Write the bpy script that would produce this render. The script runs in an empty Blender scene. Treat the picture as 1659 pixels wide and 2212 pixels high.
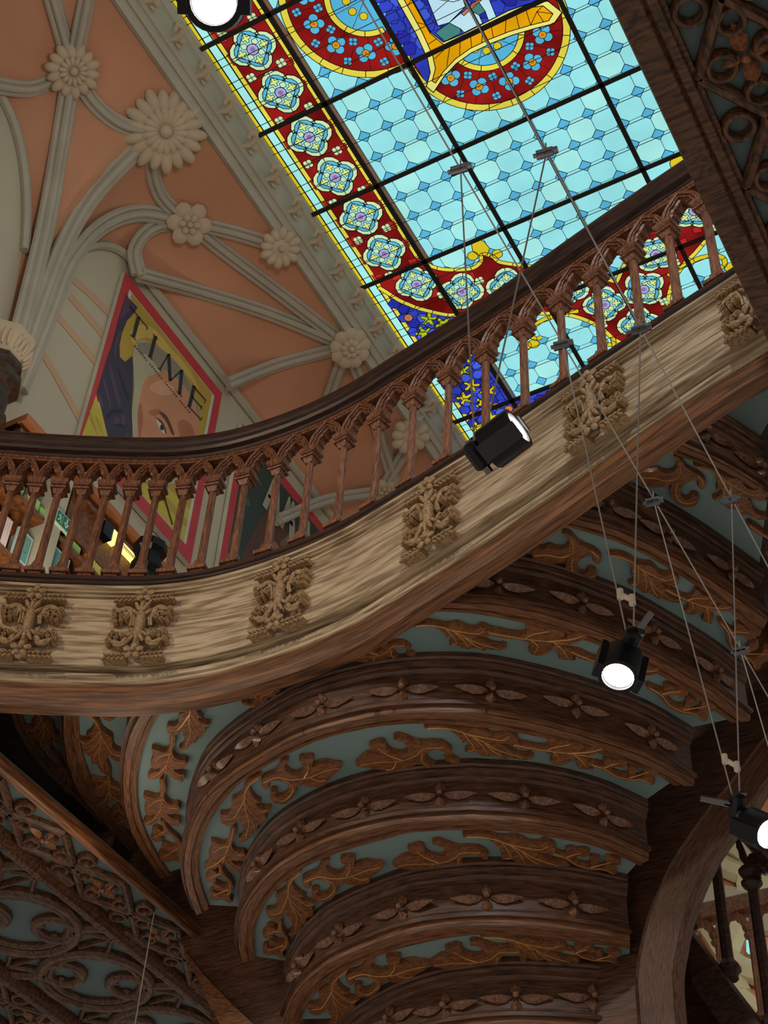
import bpy, bmesh, math, random
import numpy as np
from mathutils import Vector, Matrix
random.seed(7)
W, H = 1659, 2212
# ---------------------------------------------------------------- camera
YAW, PITCH, ROLL, FPX = 0.546561, 0.790748, 0.063587, 3294.611620
CZ = 1.6
def _rot(yaw, pitch, roll):
    f0 = np.array([-math.sin(yaw), math.cos(yaw), 0]); r0 = np.array([math.cos(yaw), math.sin(yaw), 0])
    fw = math.cos(pitch)*f0 + math.sin(pitch)*np.array([0, 0, 1.]); up0 = np.cross(r0, fw)
    return (math.cos(roll)*r0 + math.sin(roll)*up0, -math.sin(roll)*r0 + math.cos(roll)*up0, fw)
CR, CU, CF = _rot(YAW, PITCH, ROLL)
def ray(p):
    """slope of the sight line through a photo point: (x, y) per metre of height above the eye"""
    d = CF*FPX + CR*(p[0]-W/2) + CU*(H/2-p[1])
    return d[0]/d[2], d[1]/d[2]
def at_h(p, h):
    u, v = ray(p); return (u*h, v*h)
def on_y(p, Y):
    u, v = ray(p); h = Y/v; return Vector((u*h, Y, CZ+h))
def on_x(p, X):
    u, v = ray(p); h = X/u; return Vector((X, v*h, CZ+h))
S = bpy.context.scene
COL = S.collection
cam_d = bpy.data.cameras.new('camera'); cam = bpy.data.objects.new('camera', cam_d); COL.objects.link(cam)
cam_d.sensor_fit = 'HORIZONTAL'; cam_d.sensor_width = 36; cam_d.lens = FPX*36/W
cam_d.clip_start = 0.05; cam_d.clip_end = 200
M = Matrix.Identity(4)
for i in range(3):
    M[i][0] = CR[i]; M[i][1] = CU[i]; M[i][2] = -CF[i]
M[2][3] = CZ
cam.matrix_world = M
S.camera = cam
# ---------------------------------------------------------------- world, exposure, added lights
S.view_settings.view_transform = 'Standard'; S.view_settings.look = 'None'
S.view_settings.exposure = 0.0; S.view_settings.gamma = 1.0; S.view_settings.use_curve_mapping = False
wd = bpy.data.worlds.new('world'); S.world = wd; wd.use_nodes = True
wd.node_tree.nodes['Background'].inputs[0].default_value = (1.0, 0.90, 0.78, 1)
wd.node_tree.nodes['Background'].inputs[1].default_value = 0.30
S.cycles.use_denoising = True
S.cycles.max_bounces = 6; S.cycles.diffuse_bounces = 3; S.cycles.glossy_bounces = 2
def spot(name, loc, target, power, col, size=0.6, deg=70, blend=0.8):
    l = bpy.data.lights.new(name, 'SPOT'); l.energy = power; l.color = col; l.shadow_soft_size = size
    l.spot_size = math.radians(deg); l.spot_blend = blend
    o = bpy.data.objects.new(name, l); COL.objects.link(o); o.location = loc
    o.rotation_euler = (Vector(target)-Vector(loc)).to_track_quat('-Z', 'Y').to_euler(); return o
WARM = (1.0, 0.80, 0.58); NEUT = (1.0, 0.92, 0.82)
# unseen spots added to brighten the gallery front and the vault
spot('gallery_fill', (-4.2, -0.2, 6.9), (-3.4, 3.6, 5.6), 160, WARM, 0.10, 60)
spot('gallery_fill', (-0.2, 0.2, 7.4), (-1.4, 3.5, 5.7), 205, (0.94, 0.97, 1.0), 0.10, 60)
spot('vault_fill', (-2.0, 2.5, 8.0), (-5.2, 5.2, 11.4), 125, (1.0, 0.90, 0.80), 0.3, 95)
spot('stair_fill', (-1.8, 0.8, 1.9), (-2.2, 4.6, 5.0), 31, NEUT, 0.9, 90)  # unseen low light added to brighten the stair underside
_l = bpy.data.lights.new('landing_fill', 'POINT'); _l.energy = 2.8; _l.color = WARM; _l.shadow_soft_size = 0.15  # bodiless light added under the gallery to bring out the left winders
_o = bpy.data.objects.new('landing_fill', _l); COL.objects.link(_o); _o.location = (-3.84, 4.15, 5.02)
spot('shelf_lamp', (-4.7, 4.0, 7.0), (-5.5, 5.0, 8.0), 42, (1.0, 0.88, 0.66), 0.1, 130)
# ---------------------------------------------------------------- materials
def lin(c):
    return tuple(((v/255)/12.92 if v/255 <= 0.04045 else ((v/255+0.055)/1.055)**2.4) for v in c) + (1,)
def new_mat(name):
    m = bpy.data.materials.new(name); m.use_nodes = True
    nt = m.node_tree; b = nt.nodes['Principled BSDF']; return m, nt, b
def mat_plain(name, c, rough=0.6, metal=0.0, var=0.12, scale=6.0, bump=0.0):
    m, nt, b = new_mat(name)
    b.inputs['Roughness'].default_value = rough; b.inputs['Metallic'].default_value = metal
    tc = nt.nodes.new('ShaderNodeTexCoord'); n = nt.nodes.new('ShaderNodeTexNoise')
    n.inputs['Scale'].default_value = scale; n.inputs['Detail'].default_value = 4
    nt.links.new(tc.outputs['Object'], n.inputs['Vector'])
    r = nt.nodes.new('ShaderNodeValToRGB'); l = lin(c)
    r.color_ramp.elements[0].position = 0.3; r.color_ramp.elements[1].position = 0.7
    r.color_ramp.elements[0].color = tuple(v*(1-var) for v in l[:3])+(1,)
    r.color_ramp.elements[1].color = tuple(min(1, v*(1+var)) for v in l[:3])+(1,)
    nt.links.new(n.outputs['Fac'], r.inputs['Fac']); nt.links.new(r.outputs['Color'], b.inputs['Base Color'])
    if bump:
        bp = nt.nodes.new('ShaderNodeBump'); bp.inputs['Strength'].default_value = bump; bp.inputs['Distance'].default_value = 0.01
        nt.links.new(n.outputs['Fac'], bp.inputs['Height']); nt.links.new(bp.outputs['Normal'], b.inputs['Normal'])
    return m
def mat_wood(name, dark, light, stretch=(1.2, 14, 14), rough=0.45, figure=4.0, fig_amt=0.5, bump=0.15, spec=0.5):
    m, nt, b = new_mat(name)
    b.inputs['Roughness'].default_value = rough
    b.inputs['Specular IOR Level'].default_value = spec
    tc = nt.nodes.new('ShaderNodeAttribute'); tc.attribute_name = 'grain'; mp = nt.nodes.new('ShaderNodeMapping'); mp.inputs['Scale'].default_value = stretch
    nt.links.new(tc.outputs['Vector'], mp.inputs['Vector'])
    n1 = nt.nodes.new('ShaderNodeTexNoise'); n1.inputs['Scale'].default_value = 1.0; n1.inputs['Detail'].default_value = 3; n1.inputs['Distortion'].default_value = 1.2
    nt.links.new(mp.outputs['Vector'], n1.inputs['Vector'])
    # flame figure: bands of the slow noise
    mu = nt.nodes.new('ShaderNodeMath'); mu.operation = 'MULTIPLY'; mu.inputs[1].default_value = figure*2.4*6.283
    nt.links.new(n1.outputs['Fac'], mu.inputs[0])
    sn = nt.nodes.new('ShaderNodeMath'); sn.operation = 'SINE'; nt.links.new(mu.outputs[0], sn.inputs[0])
    mp2 = nt.nodes.new('ShaderNodeMapping'); mp2.inputs['Scale'].default_value = tuple(9*s for s in stretch)
    nt.links.new(tc.outputs['Vector'], mp2.inputs['Vector'])
    n2 = nt.nodes.new('ShaderNodeTexNoise'); n2.inputs['Scale'].default_value = 1.0; n2.inputs['Detail'].default_value = 5
    nt.links.new(mp2.outputs['Vector'], n2.inputs['Vector'])
    a = nt.nodes.new('ShaderNodeMath'); a.operation = 'MULTIPLY_ADD'; a.inputs[1].default_value = 0.15*fig_amt
    nt.links.new(sn.outputs[0], a.inputs[0]); nt.links.new(n2.outputs['Fac'], a.inputs[2])
    r = nt.nodes.new('ShaderNodeValToRGB'); r.color_ramp.elements[0].position = 0.32; r.color_ramp.elements[1].position = 0.68
    r.color_ramp.elements[0].color = lin(dark); r.color_ramp.elements[1].color = lin(light)
    nt.links.new(a.outputs[0], r.inputs['Fac']); nt.links.new(r.outputs['Color'], b.inputs['Base Color'])
    if bump:
        bp = nt.nodes.new('ShaderNodeBump'); bp.inputs['Strength'].default_value = bump; bp.inputs['Distance'].default_value = 0.004
        nt.links.new(n2.outputs['Fac'], bp.inputs['Height']); nt.links.new(bp.outputs['Normal'], b.inputs['Normal'])
    return m
def mat_glow(name, c, strength=1.0, var=0.10, scale=2.5):
    """backlit glass / lamp face: colour with a faint mottle"""
    m = bpy.data.materials.new(name); m.use_nodes = True; nt = m.node_tree; nt.nodes.clear()
    out = nt.nodes.new('ShaderNodeOutputMaterial'); e = nt.nodes.new('ShaderNodeEmission'); e.inputs['Strength'].default_value = strength
    if var:
        tc = nt.nodes.new('ShaderNodeTexCoord'); n = nt.nodes.new('ShaderNodeTexNoise'); n.inputs['Scale'].default_value = scale
        nt.links.new(tc.outputs['Object'], n.inputs['Vector'])
        r = nt.nodes.new('ShaderNodeValToRGB'); l = lin(c)
        r.color_ramp.elements[0].position = 0.35; r.color_ramp.elements[1].position = 0.65
        r.color_ramp.elements[0].color = tuple(v*(1-var) for v in l[:3])+(1,)
        r.color_ramp.elements[1].color = tuple(v*(1+var) for v in l[:3])+(1,)
        nt.links.new(n.outputs['Fac'], r.inputs['Fac']); nt.links.new(r.outputs['Color'], e.inputs['Color'])
    else:
        e.inputs['Color'].default_value = lin(c)
    nt.links.new(e.outputs[0], out.inputs['Surface']); return m
MT = {
 'rail': mat_wood('rail_wood', (36, 21, 16), (74, 46, 35), (1.2, 12, 12), 0.38, 2, 0.4),
 'baluster': mat_wood('baluster_wood', (94, 56, 38), (158, 104, 74), (20, 20, 2.2), 0.42, 2, 0.5),
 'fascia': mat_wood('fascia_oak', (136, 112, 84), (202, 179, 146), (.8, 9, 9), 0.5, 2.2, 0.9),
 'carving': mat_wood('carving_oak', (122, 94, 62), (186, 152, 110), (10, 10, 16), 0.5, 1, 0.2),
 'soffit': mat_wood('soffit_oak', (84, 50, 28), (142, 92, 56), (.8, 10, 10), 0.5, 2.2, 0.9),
 'stair': mat_wood('stair_wood', (56, 33, 22), (108, 70, 48), (1.5, 14, 14), 0.45, 3, 0.5),
 'trim': mat_wood('trim_wood', (92, 58, 36), (150, 100, 66), (1.5, 16, 16), 0.45, 3, 0.5),
 'dark': mat_wood('dark_wood', (38, 23, 16), (78, 50, 36), (3, 3, 9), 0.5, 3, 0.6),
 'leaf': mat_wood('leaf_wood', (104, 62, 36), (156, 100, 62), (4, 14, 14), 0.42, 2, 0.4),
 'gold': mat_plain('vein_gilt', (206, 150, 86), 0.35, 0.3),
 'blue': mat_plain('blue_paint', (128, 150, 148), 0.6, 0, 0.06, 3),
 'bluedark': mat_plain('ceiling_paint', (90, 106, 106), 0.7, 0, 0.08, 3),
 'beam': mat_wood('beam_oak', (50, 30, 18), (104, 66, 40), (9, 1.6, 9), 0.5, 4, 0.7),
 'vault': mat_plain('vault_plaster', (202, 146, 114), 0.85, 0, 0.10, 1.2, 0.1),
 'flower': mat_wood('flower_wood', (92, 58, 40), (146, 102, 74), (10, 10, 10), 0.3, 2, 0.3),
 'rib': mat_plain('rib_plaster', (178, 172, 156), 0.8, 0, 0.08, 4, 0.1),
 'boss': mat_plain('boss_plaster', (194, 176, 150), 0.8, 0, 0.06, 6, 0.1),
 'wall': mat_plain('wall_plaster', (196, 186, 164), 0.85, 0, 0.05, 1.0),
 'stripe': mat_plain('wall_stripe', (204, 168, 136), 0.85, 0, 0.05, 1.0),
 'black': mat_plain('black_metal', (16, 16, 20), 0.35, 0.4, 0.1),
 'chrome': mat_plain('chrome', (120, 118, 122), 0.15, 1.0, 0.05),
 'steel': mat_plain('cable_steel', (186, 180, 172), 0.4, 0.5, 0.05),
 'clear': mat_plain('spacer_plastic', (226, 206, 184), 0.3, 0, 0.05),
 'lens': mat_glow('lamp_lens', (255, 248, 236), 22, 0),
}
# ---------------------------------------------------------------- mesh helpers
def cr(pts, n=6, closed=False):
    """Catmull-Rom through the points"""
    P = [np.array(p, float) for p in pts]; out = []
    N = len(P); rng = range(N if closed else N-1)
    for i in rng:
        p1, p2 = P[i], P[(i+1) % N]
        p0 = P[i-1] if (closed or i > 0) else 2*p1-p2
        p3 = P[(i+2) % N] if (closed or i+2 < N) else 2*p2-p1
        for k in range(n):
            t = k/n
            out.append(0.5*((2*p1)+(-p0+p2)*t+(2*p0-5*p1+4*p2-p3)*t*t+(-p0+3*p1-3*p2+p3)*t**3))
    if not closed: out.append(P[-1])
    return out
def resample(pts, n):
    P = np.array([np.array(p, float) for p in pts]); d = np.r_[0, np.cumsum(np.linalg.norm(np.diff(P, axis=0), axis=1))]
    t = np.linspace(0, d[-1], n); return np.array([[np.interp(x, d, P[:, k]) for k in range(P.shape[1])] for x in t])
class MB:
    def __init__(s): s.v = []; s.f = []; s.m = []; s.gr = {}
    def add(s, vs, fs, mat=0):
        o = len(s.v); s.v += [tuple(float(c) for c in v) for v in vs]
        for f in fs: s.f.append([o+i for i in f]); s.m.append(mat)
    def box(s, lo, hi, mat=0, fn=None):
        c = [(x, y, z) for x in (lo[0], hi[0]) for y in (lo[1], hi[1]) for z in (lo[2], hi[2])]
        if fn: c = [fn(*p) for p in c]
        s.add(c, [(0, 1, 3, 2), (4, 6, 7, 5), (0, 4, 5, 1), (2, 3, 7, 6), (0, 2, 6, 4), (1, 5, 7, 3)], mat)
    def prism(s, poly, fn, z0, z1, mat=0, bevel=0.0):
        """outline in a plane, given thickness; fn(x, y, z) places it"""
        n = len(poly); P = [np.array(p, float) for p in poly]
        a = sum(P[i][0]*P[(i+1) % n][1]-P[(i+1) % n][0]*P[i][1] for i in range(n))
        rings = [[fn(p[0], p[1], z0) for p in P]]
        if bevel:
            ins = []
            for i in range(n):
                e1 = P[i]-P[i-1]; e2 = P[(i+1) % n]-P[i]
                e1 = e1/(np.linalg.norm(e1)+1e-9); e2 = e2/(np.linalg.norm(e2)+1e-9)
                t = e1+e2; t = t/(np.linalg.norm(t)+1e-9); nn = np.array([-t[1], t[0]])*(1 if a > 0 else -1)
                ins.append(P[i]+nn*bevel)
            zz = z1-(z1-z0)*0.35
            rings.append([fn(p[0], p[1], zz) for p in P]); rings.append([fn(p[0], p[1], z1) for p in ins])
        else:
            rings.append([fn(p[0], p[1], z1) for p in P])
        vs = [p for r in rings for p in r]; fs = []
        for k in range(len(rings)-1):
            for i in range(n):
                j = (i+1) % n; fs.append((k*n+i, k*n+j, (k+1)*n+j, (k+1)*n+i))
        fs.append(tuple(range(n))[::-1]); fs.append(tuple((len(rings)-1)*n+i for i in range(n)))
        s.add(vs, fs, mat)
    def tube(s, pts, r, n=8, mat=0, caps=True, fn=None):
        P = [Vector(fn(*p)) if fn else Vector(p) for p in pts]; N = len(P)
        R = r if hasattr(r, '__len__') else [r]*N
        T = [(P[min(i+1, N-1)]-P[max(i-1, 0)]).normalized() for i in range(N)]
        a = T[0].orthogonal().normalized(); vs = []
        for i in range(N):
            a = (a-T[i]*a.dot(T[i])).normalized(); b = T[i].cross(a)
            for k in range(n):
                an = 2*math.pi*k/n; vs.append(P[i]+(a*math.cos(an)+b*math.sin(an))*R[i])
        fs = [(i*n+k, i*n+(k+1) % n, (i+1)*n+(k+1) % n, (i+1)*n+k) for i in range(N-1) for k in range(n)]
        if caps: fs += [tuple(range(n))[::-1], tuple((N-1)*n+k for k in range(n))]
        s.add(vs, fs, mat)
    def lathe(s, prof, o, ax, n=16, mat=0, rx=None):
        """prof: (radius, along) pairs about axis ax from o"""
        ax = Vector(ax).normalized(); a = Vector(rx) if rx else ax.orthogonal(); a = (a-ax*a.dot(ax)).normalized(); b = ax.cross(a); o = Vector(o); vs = []
        for r, z in prof:
            for k in range(n):
                an = 2*math.pi*(k+0.5)/n; vs.append(o+ax*z+(a*math.cos(an)+b*math.sin(an))*r)
        N = len(prof)
        fs = [(i*n+k, i*n+(k+1) % n, (i+1)*n+(k+1) % n, (i+1)*n+k) for i in range(N-1) for k in range(n)]
        fs += [tuple(range(n))[::-1], tuple((N-1)*n+k for k in range(n))]
        s.add(vs, fs, mat)
    def blob(s, c, a, b, d, mat=0, nu=8, nv=5):
        """ellipsoid at c with half axes a, b, d"""
        c, a, b, d = Vector(c), Vector(a), Vector(b), Vector(d); vs = [c-d]
        for j in range(1, nv):
            th = math.pi*j/nv-math.pi/2
            for k in range(nu):
                an = 2*math.pi*k/nu; vs.append(c+(a*math.cos(an)+b*math.sin(an))*math.cos(th)+d*math.sin(th))
        vs.append(c+d); L = len(vs)-1; fs = []
        for k in range(nu):
            fs.append((0, 1+(k+1) % nu, 1+k)); fs.append((L, 1+(nv-2)*nu+k, 1+(nv-2)*nu+(k+1) % nu))
        for j in range(nv-2):
            for k in range(nu):
                fs.append((1+j*nu+k, 1+j*nu+(k+1) % nu, 1+(j+1)*nu+(k+1) % nu, 1+(j+1)*nu+k))
        s.add(vs, fs, mat)
    def petal(s, c, along, across, up, L, w, t, mat=0):
        """pointed petal with a ridge, root at c"""
        c, al, ac, up = Vector(c), Vector(along), Vector(across), Vector(up)
        st = [(0, .12, .5), (.2, .8, .9), (.45, 1, 1), (.72, .62, .8), (1, .02, .25)]; vs = []
        for x, ww, h in st:
            p = c+al*(L*x); vs += [p-ac*(w*ww/2), p+up*(t*h), p+ac*(w*ww/2), p-up*(t*.2)]
        fs = []
        for i in range(4):
            for k in range(4): fs.append((i*4+k, i*4+(k+1) % 4, i*4+4+(k+1) % 4, i*4+4+k))
        fs += [(3, 2, 1, 0), (16, 17, 18, 19)]
        s.add(vs, fs, mat)
    def grain(s, n0, coords):
        for i, c in enumerate(coords): s.gr[n0+i] = tuple(float(x) for x in c)
    def sweep(s, path, prof, mat=0, close=True, caps=True):
        """path: list of (point xy, normal xy); prof: (n, h) pairs"""
        n = len(prof); vs = [(p[0]+q[0]*a, p[1]+q[1]*a, CZ+h) for p, q in path for a, h in prof]
        N = len(path); K = n if close else n-1; L = np.r_[0, np.cumsum([math.dist(path[i][0], path[i+1][0]) for i in range(N-1)])]
        s.grain(len(s.v), [(L[i], a, h) for i in range(N) for a, h in prof])
        fs = [(i*n+k, i*n+(k+1) % n, (i+1)*n+(k+1) % n, (i+1)*n+k) for i in range(N-1) for k in range(K)]
        if close and caps: fs += [tuple(range(n))[::-1], tuple((N-1)*n+k for k in range(n))]
        s.add(vs, fs, mat)
    def build(s, name, mats, parent=None, angle=38):
        me = bpy.data.meshes.new(name); me.from_pydata(s.v, [], s.f)
        mats = mats if isinstance(mats, (list, tuple)) else [mats]
        for m in mats: me.materials.append(MT[m] if isinstance(m, str) else m)
        me.polygons.foreach_set('material_index', s.m)
        at = me.attributes.new('grain', 'FLOAT_VECTOR', 'POINT')   # which way the wood runs
        at.data.foreach_set('vector', [x for i, v in enumerate(s.v) for x in s.gr.get(i, v)])
        bm = bmesh.new(); bm.from_mesh(me); bmesh.ops.recalc_face_normals(bm, faces=bm.faces); bm.to_mesh(me); bm.free()
        if angle:
            me.polygons.foreach_set('use_smooth', [True]*len(me.polygons)); me.set_sharp_from_angle(angle=math.radians(angle))
        o = bpy.data.objects.new(name, me); COL.objects.link(o)
        if parent:
            o.parent = parent
            if parent.type == 'EMPTY': o.matrix_parent_inverse = Matrix.Translation(-Vector(parent.location))
        return o
def thing(name, label, cat, group=None, loc=(0, 0, 0)):
    o = bpy.data.objects.new(name, None); COL.objects.link(o); o.location = loc
    o['label'] = label; o['category'] = cat
    if group: o['group'] = group
    return o
def tag(o, label, cat, group=None):
    o['label'] = label; o['category'] = cat
    if group: o['group'] = group
    return o
def struct(o): o['kind'] = 'structure'; return o
# ================================================================ stained glass skylight
HS = 10.5; ZS = CZ+HS; UC = -0.2238
GL = {k: mat_glow('glass_'+k, c, s, v) for k, (c, s, v) in {
 'aqua': ((150, 226, 230), 1.0, .07), 'aquapale': ((164, 232, 228), 1.0, .06), 'sky': ((86, 176, 214), 1.0, .10), 'royal': ((50, 66, 190), 1.0, .25),
 'red': ((128, 22, 20), 1.0, .45), 'redlight': ((178, 40, 34), 1.0, .2), 'yellow': ((222, 208, 70), 1.0, .10), 'lemon': ((232, 226, 120), 1.0, .06), 'gold': ((214, 192, 34), 1.0, .08), 'amber': ((226, 160, 10), 1.0, .12),
 'lemon2': ((214, 228, 130), 1.0, .05), 'mauve2': ((130, 112, 176), 1.0, .05), 'cream': ((196, 228, 176), 1.0, .06), 'mauve': ((170, 160, 204), 1.0, .12), 'rust': ((196, 110, 40), 1.0, .2), 'lime': ((170, 190, 30), 1.0, .10),
 'teal': ((70, 130, 124), 1.0, .12), 'blue2': ((66, 92, 214), 1.0, .15), 'blue3': ((40, 44, 160), 1.0, .2), 'pale': ((190, 226, 240), 1.0, .05), 'coral': ((196, 120, 84), 1.0, .1)}.items()}
MT['lead'] = mat_plain('lead_came', (26, 32, 30), 0.6, 0.3, 0.2)
MT['iron'] = mat_plain('glazing_iron', (44, 40, 34), 0.6, 0.3, 0.2)
GK = list(GL); GM = [GL[k] for k in GK]+[MT['lead']]; LEAD = len(GK)
sky = thing('stained_glass_skylight', 'large stained glass skylight of pale aqua octagons with red rosette border', 'skylight', None, (UC*HS, 0.5*HS, ZS))
def q(u, v, lay=0): return (u*HS, v*HS, ZS-0.004*lay)
class Glass(MB):
    """pieces of glass held by lead, in skylight coordinates; a higher layer hangs a little lower"""
    def pane(s, pts, k, lay): s.add([q(p[0], p[1], lay) for p in pts], [tuple(range(len(pts)))], GK.index(k))
    def came(s, pts, w=0.0009, lay=1, closed=True):
        P = [np.array(p[:2], float) for p in pts]; n = len(P); w *= .68
        for i in range(n if closed else n-1):
            a, b = P[i], P[(i+1) % n]; d = b-a; L = np.linalg.norm(d)
            if L < 1e-7: continue
            d /= L; m = np.array([-d[1], d[0]])*w/2; a = a-d*w*.3; b = b+d*w*.3
            s.add([q(*(a+m), lay), q(*(b+m), lay), q(*(b-m), lay), q(*(a-m), lay)], [(0, 1, 2, 3)], LEAD)
    def piece(s, pts, k, lay, w=0.0009, edge=None):
        s.pane(pts, k, lay); s.came(pts, w, lay+0.5)
    def band(s, pts, w, k, lay, lw=0.0009, seg=5):
        """strip of short panes along a line"""
        P = [np.array(p[:2], float) for p in pts]; N = len(P); A = []; B = []
        for i in range(N):
            t = P[min(i+1, N-1)]-P[max(i-1, 0)]; t /= np.linalg.norm(t)+1e-12; m = np.array([-t[1], t[0]])*w/2
            A.append(P[i]+m); B.append(P[i]-m)
        for i in range(N-1): s.pane([A[i], A[i+1], B[i+1], B[i]], k, lay)
        s.came(A, lw, lay+.5, False); s.came(B, lw, lay+.5, False)
        for i in range(0, N, seg): s.came([A[i], B[i]], lw, lay+.5, False)
def circ(u, v, r, n=24, a0=0, a1=2*math.pi): return [(u+r*math.cos(a0+(a1-a0)*i/n), v+r*math.sin(a0+(a1-a0)*i/n)) for i in range(n+(abs(a1-a0) < 6.28))]
def quatre(u, v, R, rot=0, n=7):
    """four-lobed outline"""
    o = []
    for k in range(4):
        a = rot+k*math.pi/2; c = (u+R*.46*math.cos(a), v+R*.46*math.sin(a))
        o += circ(c[0], c[1], R*.54, n, a-1.75, a+1.75)[0:n+1]
    return o
DU, DV, U0, V0 = 0.0193, 0.01945, -0.339, 0.4560
# ---- octagon field
g = Glass(); cut = 0.0050
ULO, UHI = -0.3465, 2*UC+0.3465
vs_ = [V0+DV*j for j in range(-15, 24)]; us_ = [U0+DU*i for i in range(-1, 13)]
for j in range(len(vs_)-1):
    for i in range(len(us_)-1):
        a, b, c, d = us_[i], us_[i+1], vs_[j], vs_[j+1]
        cl = lambda x: min(max(x, ULO), UHI)
        P = [(cl(x), y) for x, y in ((a+cut, c), (b-cut, c), (b, c+cut), (b, d-cut), (b-cut, d), (a+cut, d), (a, d-cut), (a, c+cut))]
        g.piece(P, 'aqua' if (i*7+j*3) % 4 else 'aquapale', 0, .0006)
for u in us_[1:]:
    for v in vs_:
        if ULO < u < UHI: g.piece([(u-cut, v), (u, v-cut), (u+cut, v), (u, v+cut)], 'sky', 0.6, .0008)
g.build('glass_field', GM, sky, 0)
# ---- border strips on the long side (and its mirror)
VB0, VB1 = 0.16, 0.93
for sgn in (1, -1):
    mu = (lambda u: u) if sgn == 1 else (lambda u: 2*UC-u)
    def strip(u0, u1, k, v0=VB0, v1=VB1, step=DV, lay=1):
        v = v0; g = Glass()
        while v < v1:
            g.piece([(mu(u0), v), (mu(u1), v), (mu(u1), min(v+step, v1)), (mu(u0), min(v+step, v1))], k, lay); v += step
        g.build('border_strip', GM, sky, 0)
    strip(-0.4062, -0.4034, 'gold'); strip(-0.4030, -0.3968, 'aquapale', step=DV); strip(-0.3964, -0.3928, 'yellow')
    strip(-0.3560, -0.3530, 'yellow', v1=0.613); strip(-0.3558, -0.3530, 'yellow', v0=0.70, v1=0.772)
    g = Glass(); g.pane([(mu(-0.3928), VB0), (mu(-0.353), VB0), (mu(-0.353), 0.615), (mu(-0.3928), 0.622)], 'red', 0.9)
    rr = random.Random(3)
    for j in range(-14, 9):      # scattered lighter red panes and lead joints between the rosettes
        v = V0+DV*2*j*.5
        for du in (-.0165, .0165):
            if rr.random() < .75:
                uc = -.3746+du; w = rr.uniform(.003, .0045); h = rr.uniform(.003, .006)
                g.piece([(mu(uc-w), v-h), (mu(uc+w), v-h*.6), (mu(uc+w*.8), v+h), (mu(uc-w), v+h*.7)], 'redlight', 1.2, .0006)
        g.came([(mu(-.3928), v), (mu(-.353), v)], .0011, 1.4, False)
    g.build('red_ground', GM, sky, 0)
# ---- red festoon band across the end, with the blue spandrels below it
def mirror(pts): return [(2*UC-p[0], p[1]) for p in pts[::-1]]
UPL = cr([(-.353, .613), (-.3465, .6225), (-.3395, .6285), (-.328, .6345), (-.319, .637), (-.3115, .6345), (-.308, .629), (-.304, .6305), (-.3005, .6345), (-.2985, .641), (-.290, .648), (-.2835, .6525), (-.270, .662), (-.2455, .678), (-.2338, .690), (UC, .701)], 4)
UPP = UPL+mirror(UPL)[1:]
LOL = cr([(-.3955, .6195), (-.391, .629), (-.387, .638), (-.3815, .646), (-.377, .652), (-.368, .661), (-.360, .668), (-.353, .672), (-.345, .6745), (-.328, .679), (-.312, .687), (-.299, .696), (-.288, .703), (-.279, .7075), (-.268, .716), (-.259, .7265), (-.252, .739), (-.248, .753)], 4)
LOP = LOL+[np.array(p) for p in [(-.240, .765), (UC, .77), (2*UC+.240, .765)]]+mirror(LOL)
g = Glass(); g.pane([tuple(p) for p in UPP]+[tuple(p) for p in LOP[::-1]], 'red', 2.0)
rr = random.Random(5)
for i in range(46):
    t = rr.random(); a = UPP[int(t*(len(UPP)-1))]; b = LOP[int(t*(len(LOP)-1))]; f = rr.uniform(.25, .75); c = np.array(a)*(1-f)+np.array(b)*f; w = rr.uniform(.003, .006)
    g.piece([(c[0]-w, c[1]-w*.7), (c[0]+w, c[1]-w), (c[0]+w*.8, c[1]+w), (c[0]-w*.9, c[1]+w*.6)], 'redlight', 2.3, .0006)
g.band(UPP, .0034, 'yellow', 2.8); g.band(LOP, .0036, 'yellow', 2.8)
g.build('festoon_band', GM, sky, 0)
# fleurs on the band, scrolls that end the lower edge
for c in (1, -1):
    m = (lambda p: p) if c == 1 else (lambda p: (2*UC-p[0], p[1]))
    g = Glass()
    for cc, r in (((-.3145, .6265), .0042), ((-.2965, .6335), .0042)): g.piece([m(p) for p in circ(cc[0], cc[1], r, 14)], 'gold', 3)
    g.piece([m(p) for p in [(-.3095, .629), (-.3125, .6225), (-.3105, .6165), (-.3045, .6125), (-.3005, .6185), (-.2995, .626), (-.304, .631)]], 'gold', 3.2); g.build('fleur', GM, sky, 0)
    for pts, knobs in (([(-.262, .7135), (-.270, .7105), (-.280, .7095), (-.291, .7085), (-.302, .712), (-.3065, .7175), (-.305, .7235), (-.300, .724)], (((-.3085, .7275), .0046), ((-.3155, .7262), .005))), ([(-.248, .751), (-.2505, .7575), (-.2555, .755), (-.259, .757), (-.263, .763)], (((-.2575, .7515), .0046),))):
        g = Glass(); g.band([m(p) for p in cr(pts, 4)], .0040, 'gold', 3)
        for cc, r in knobs: g.piece([m(p) for p in circ(cc[0], cc[1], r, 14)], 'gold', 3.3)
        g.build('scroll', GM, sky, 0)
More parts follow.
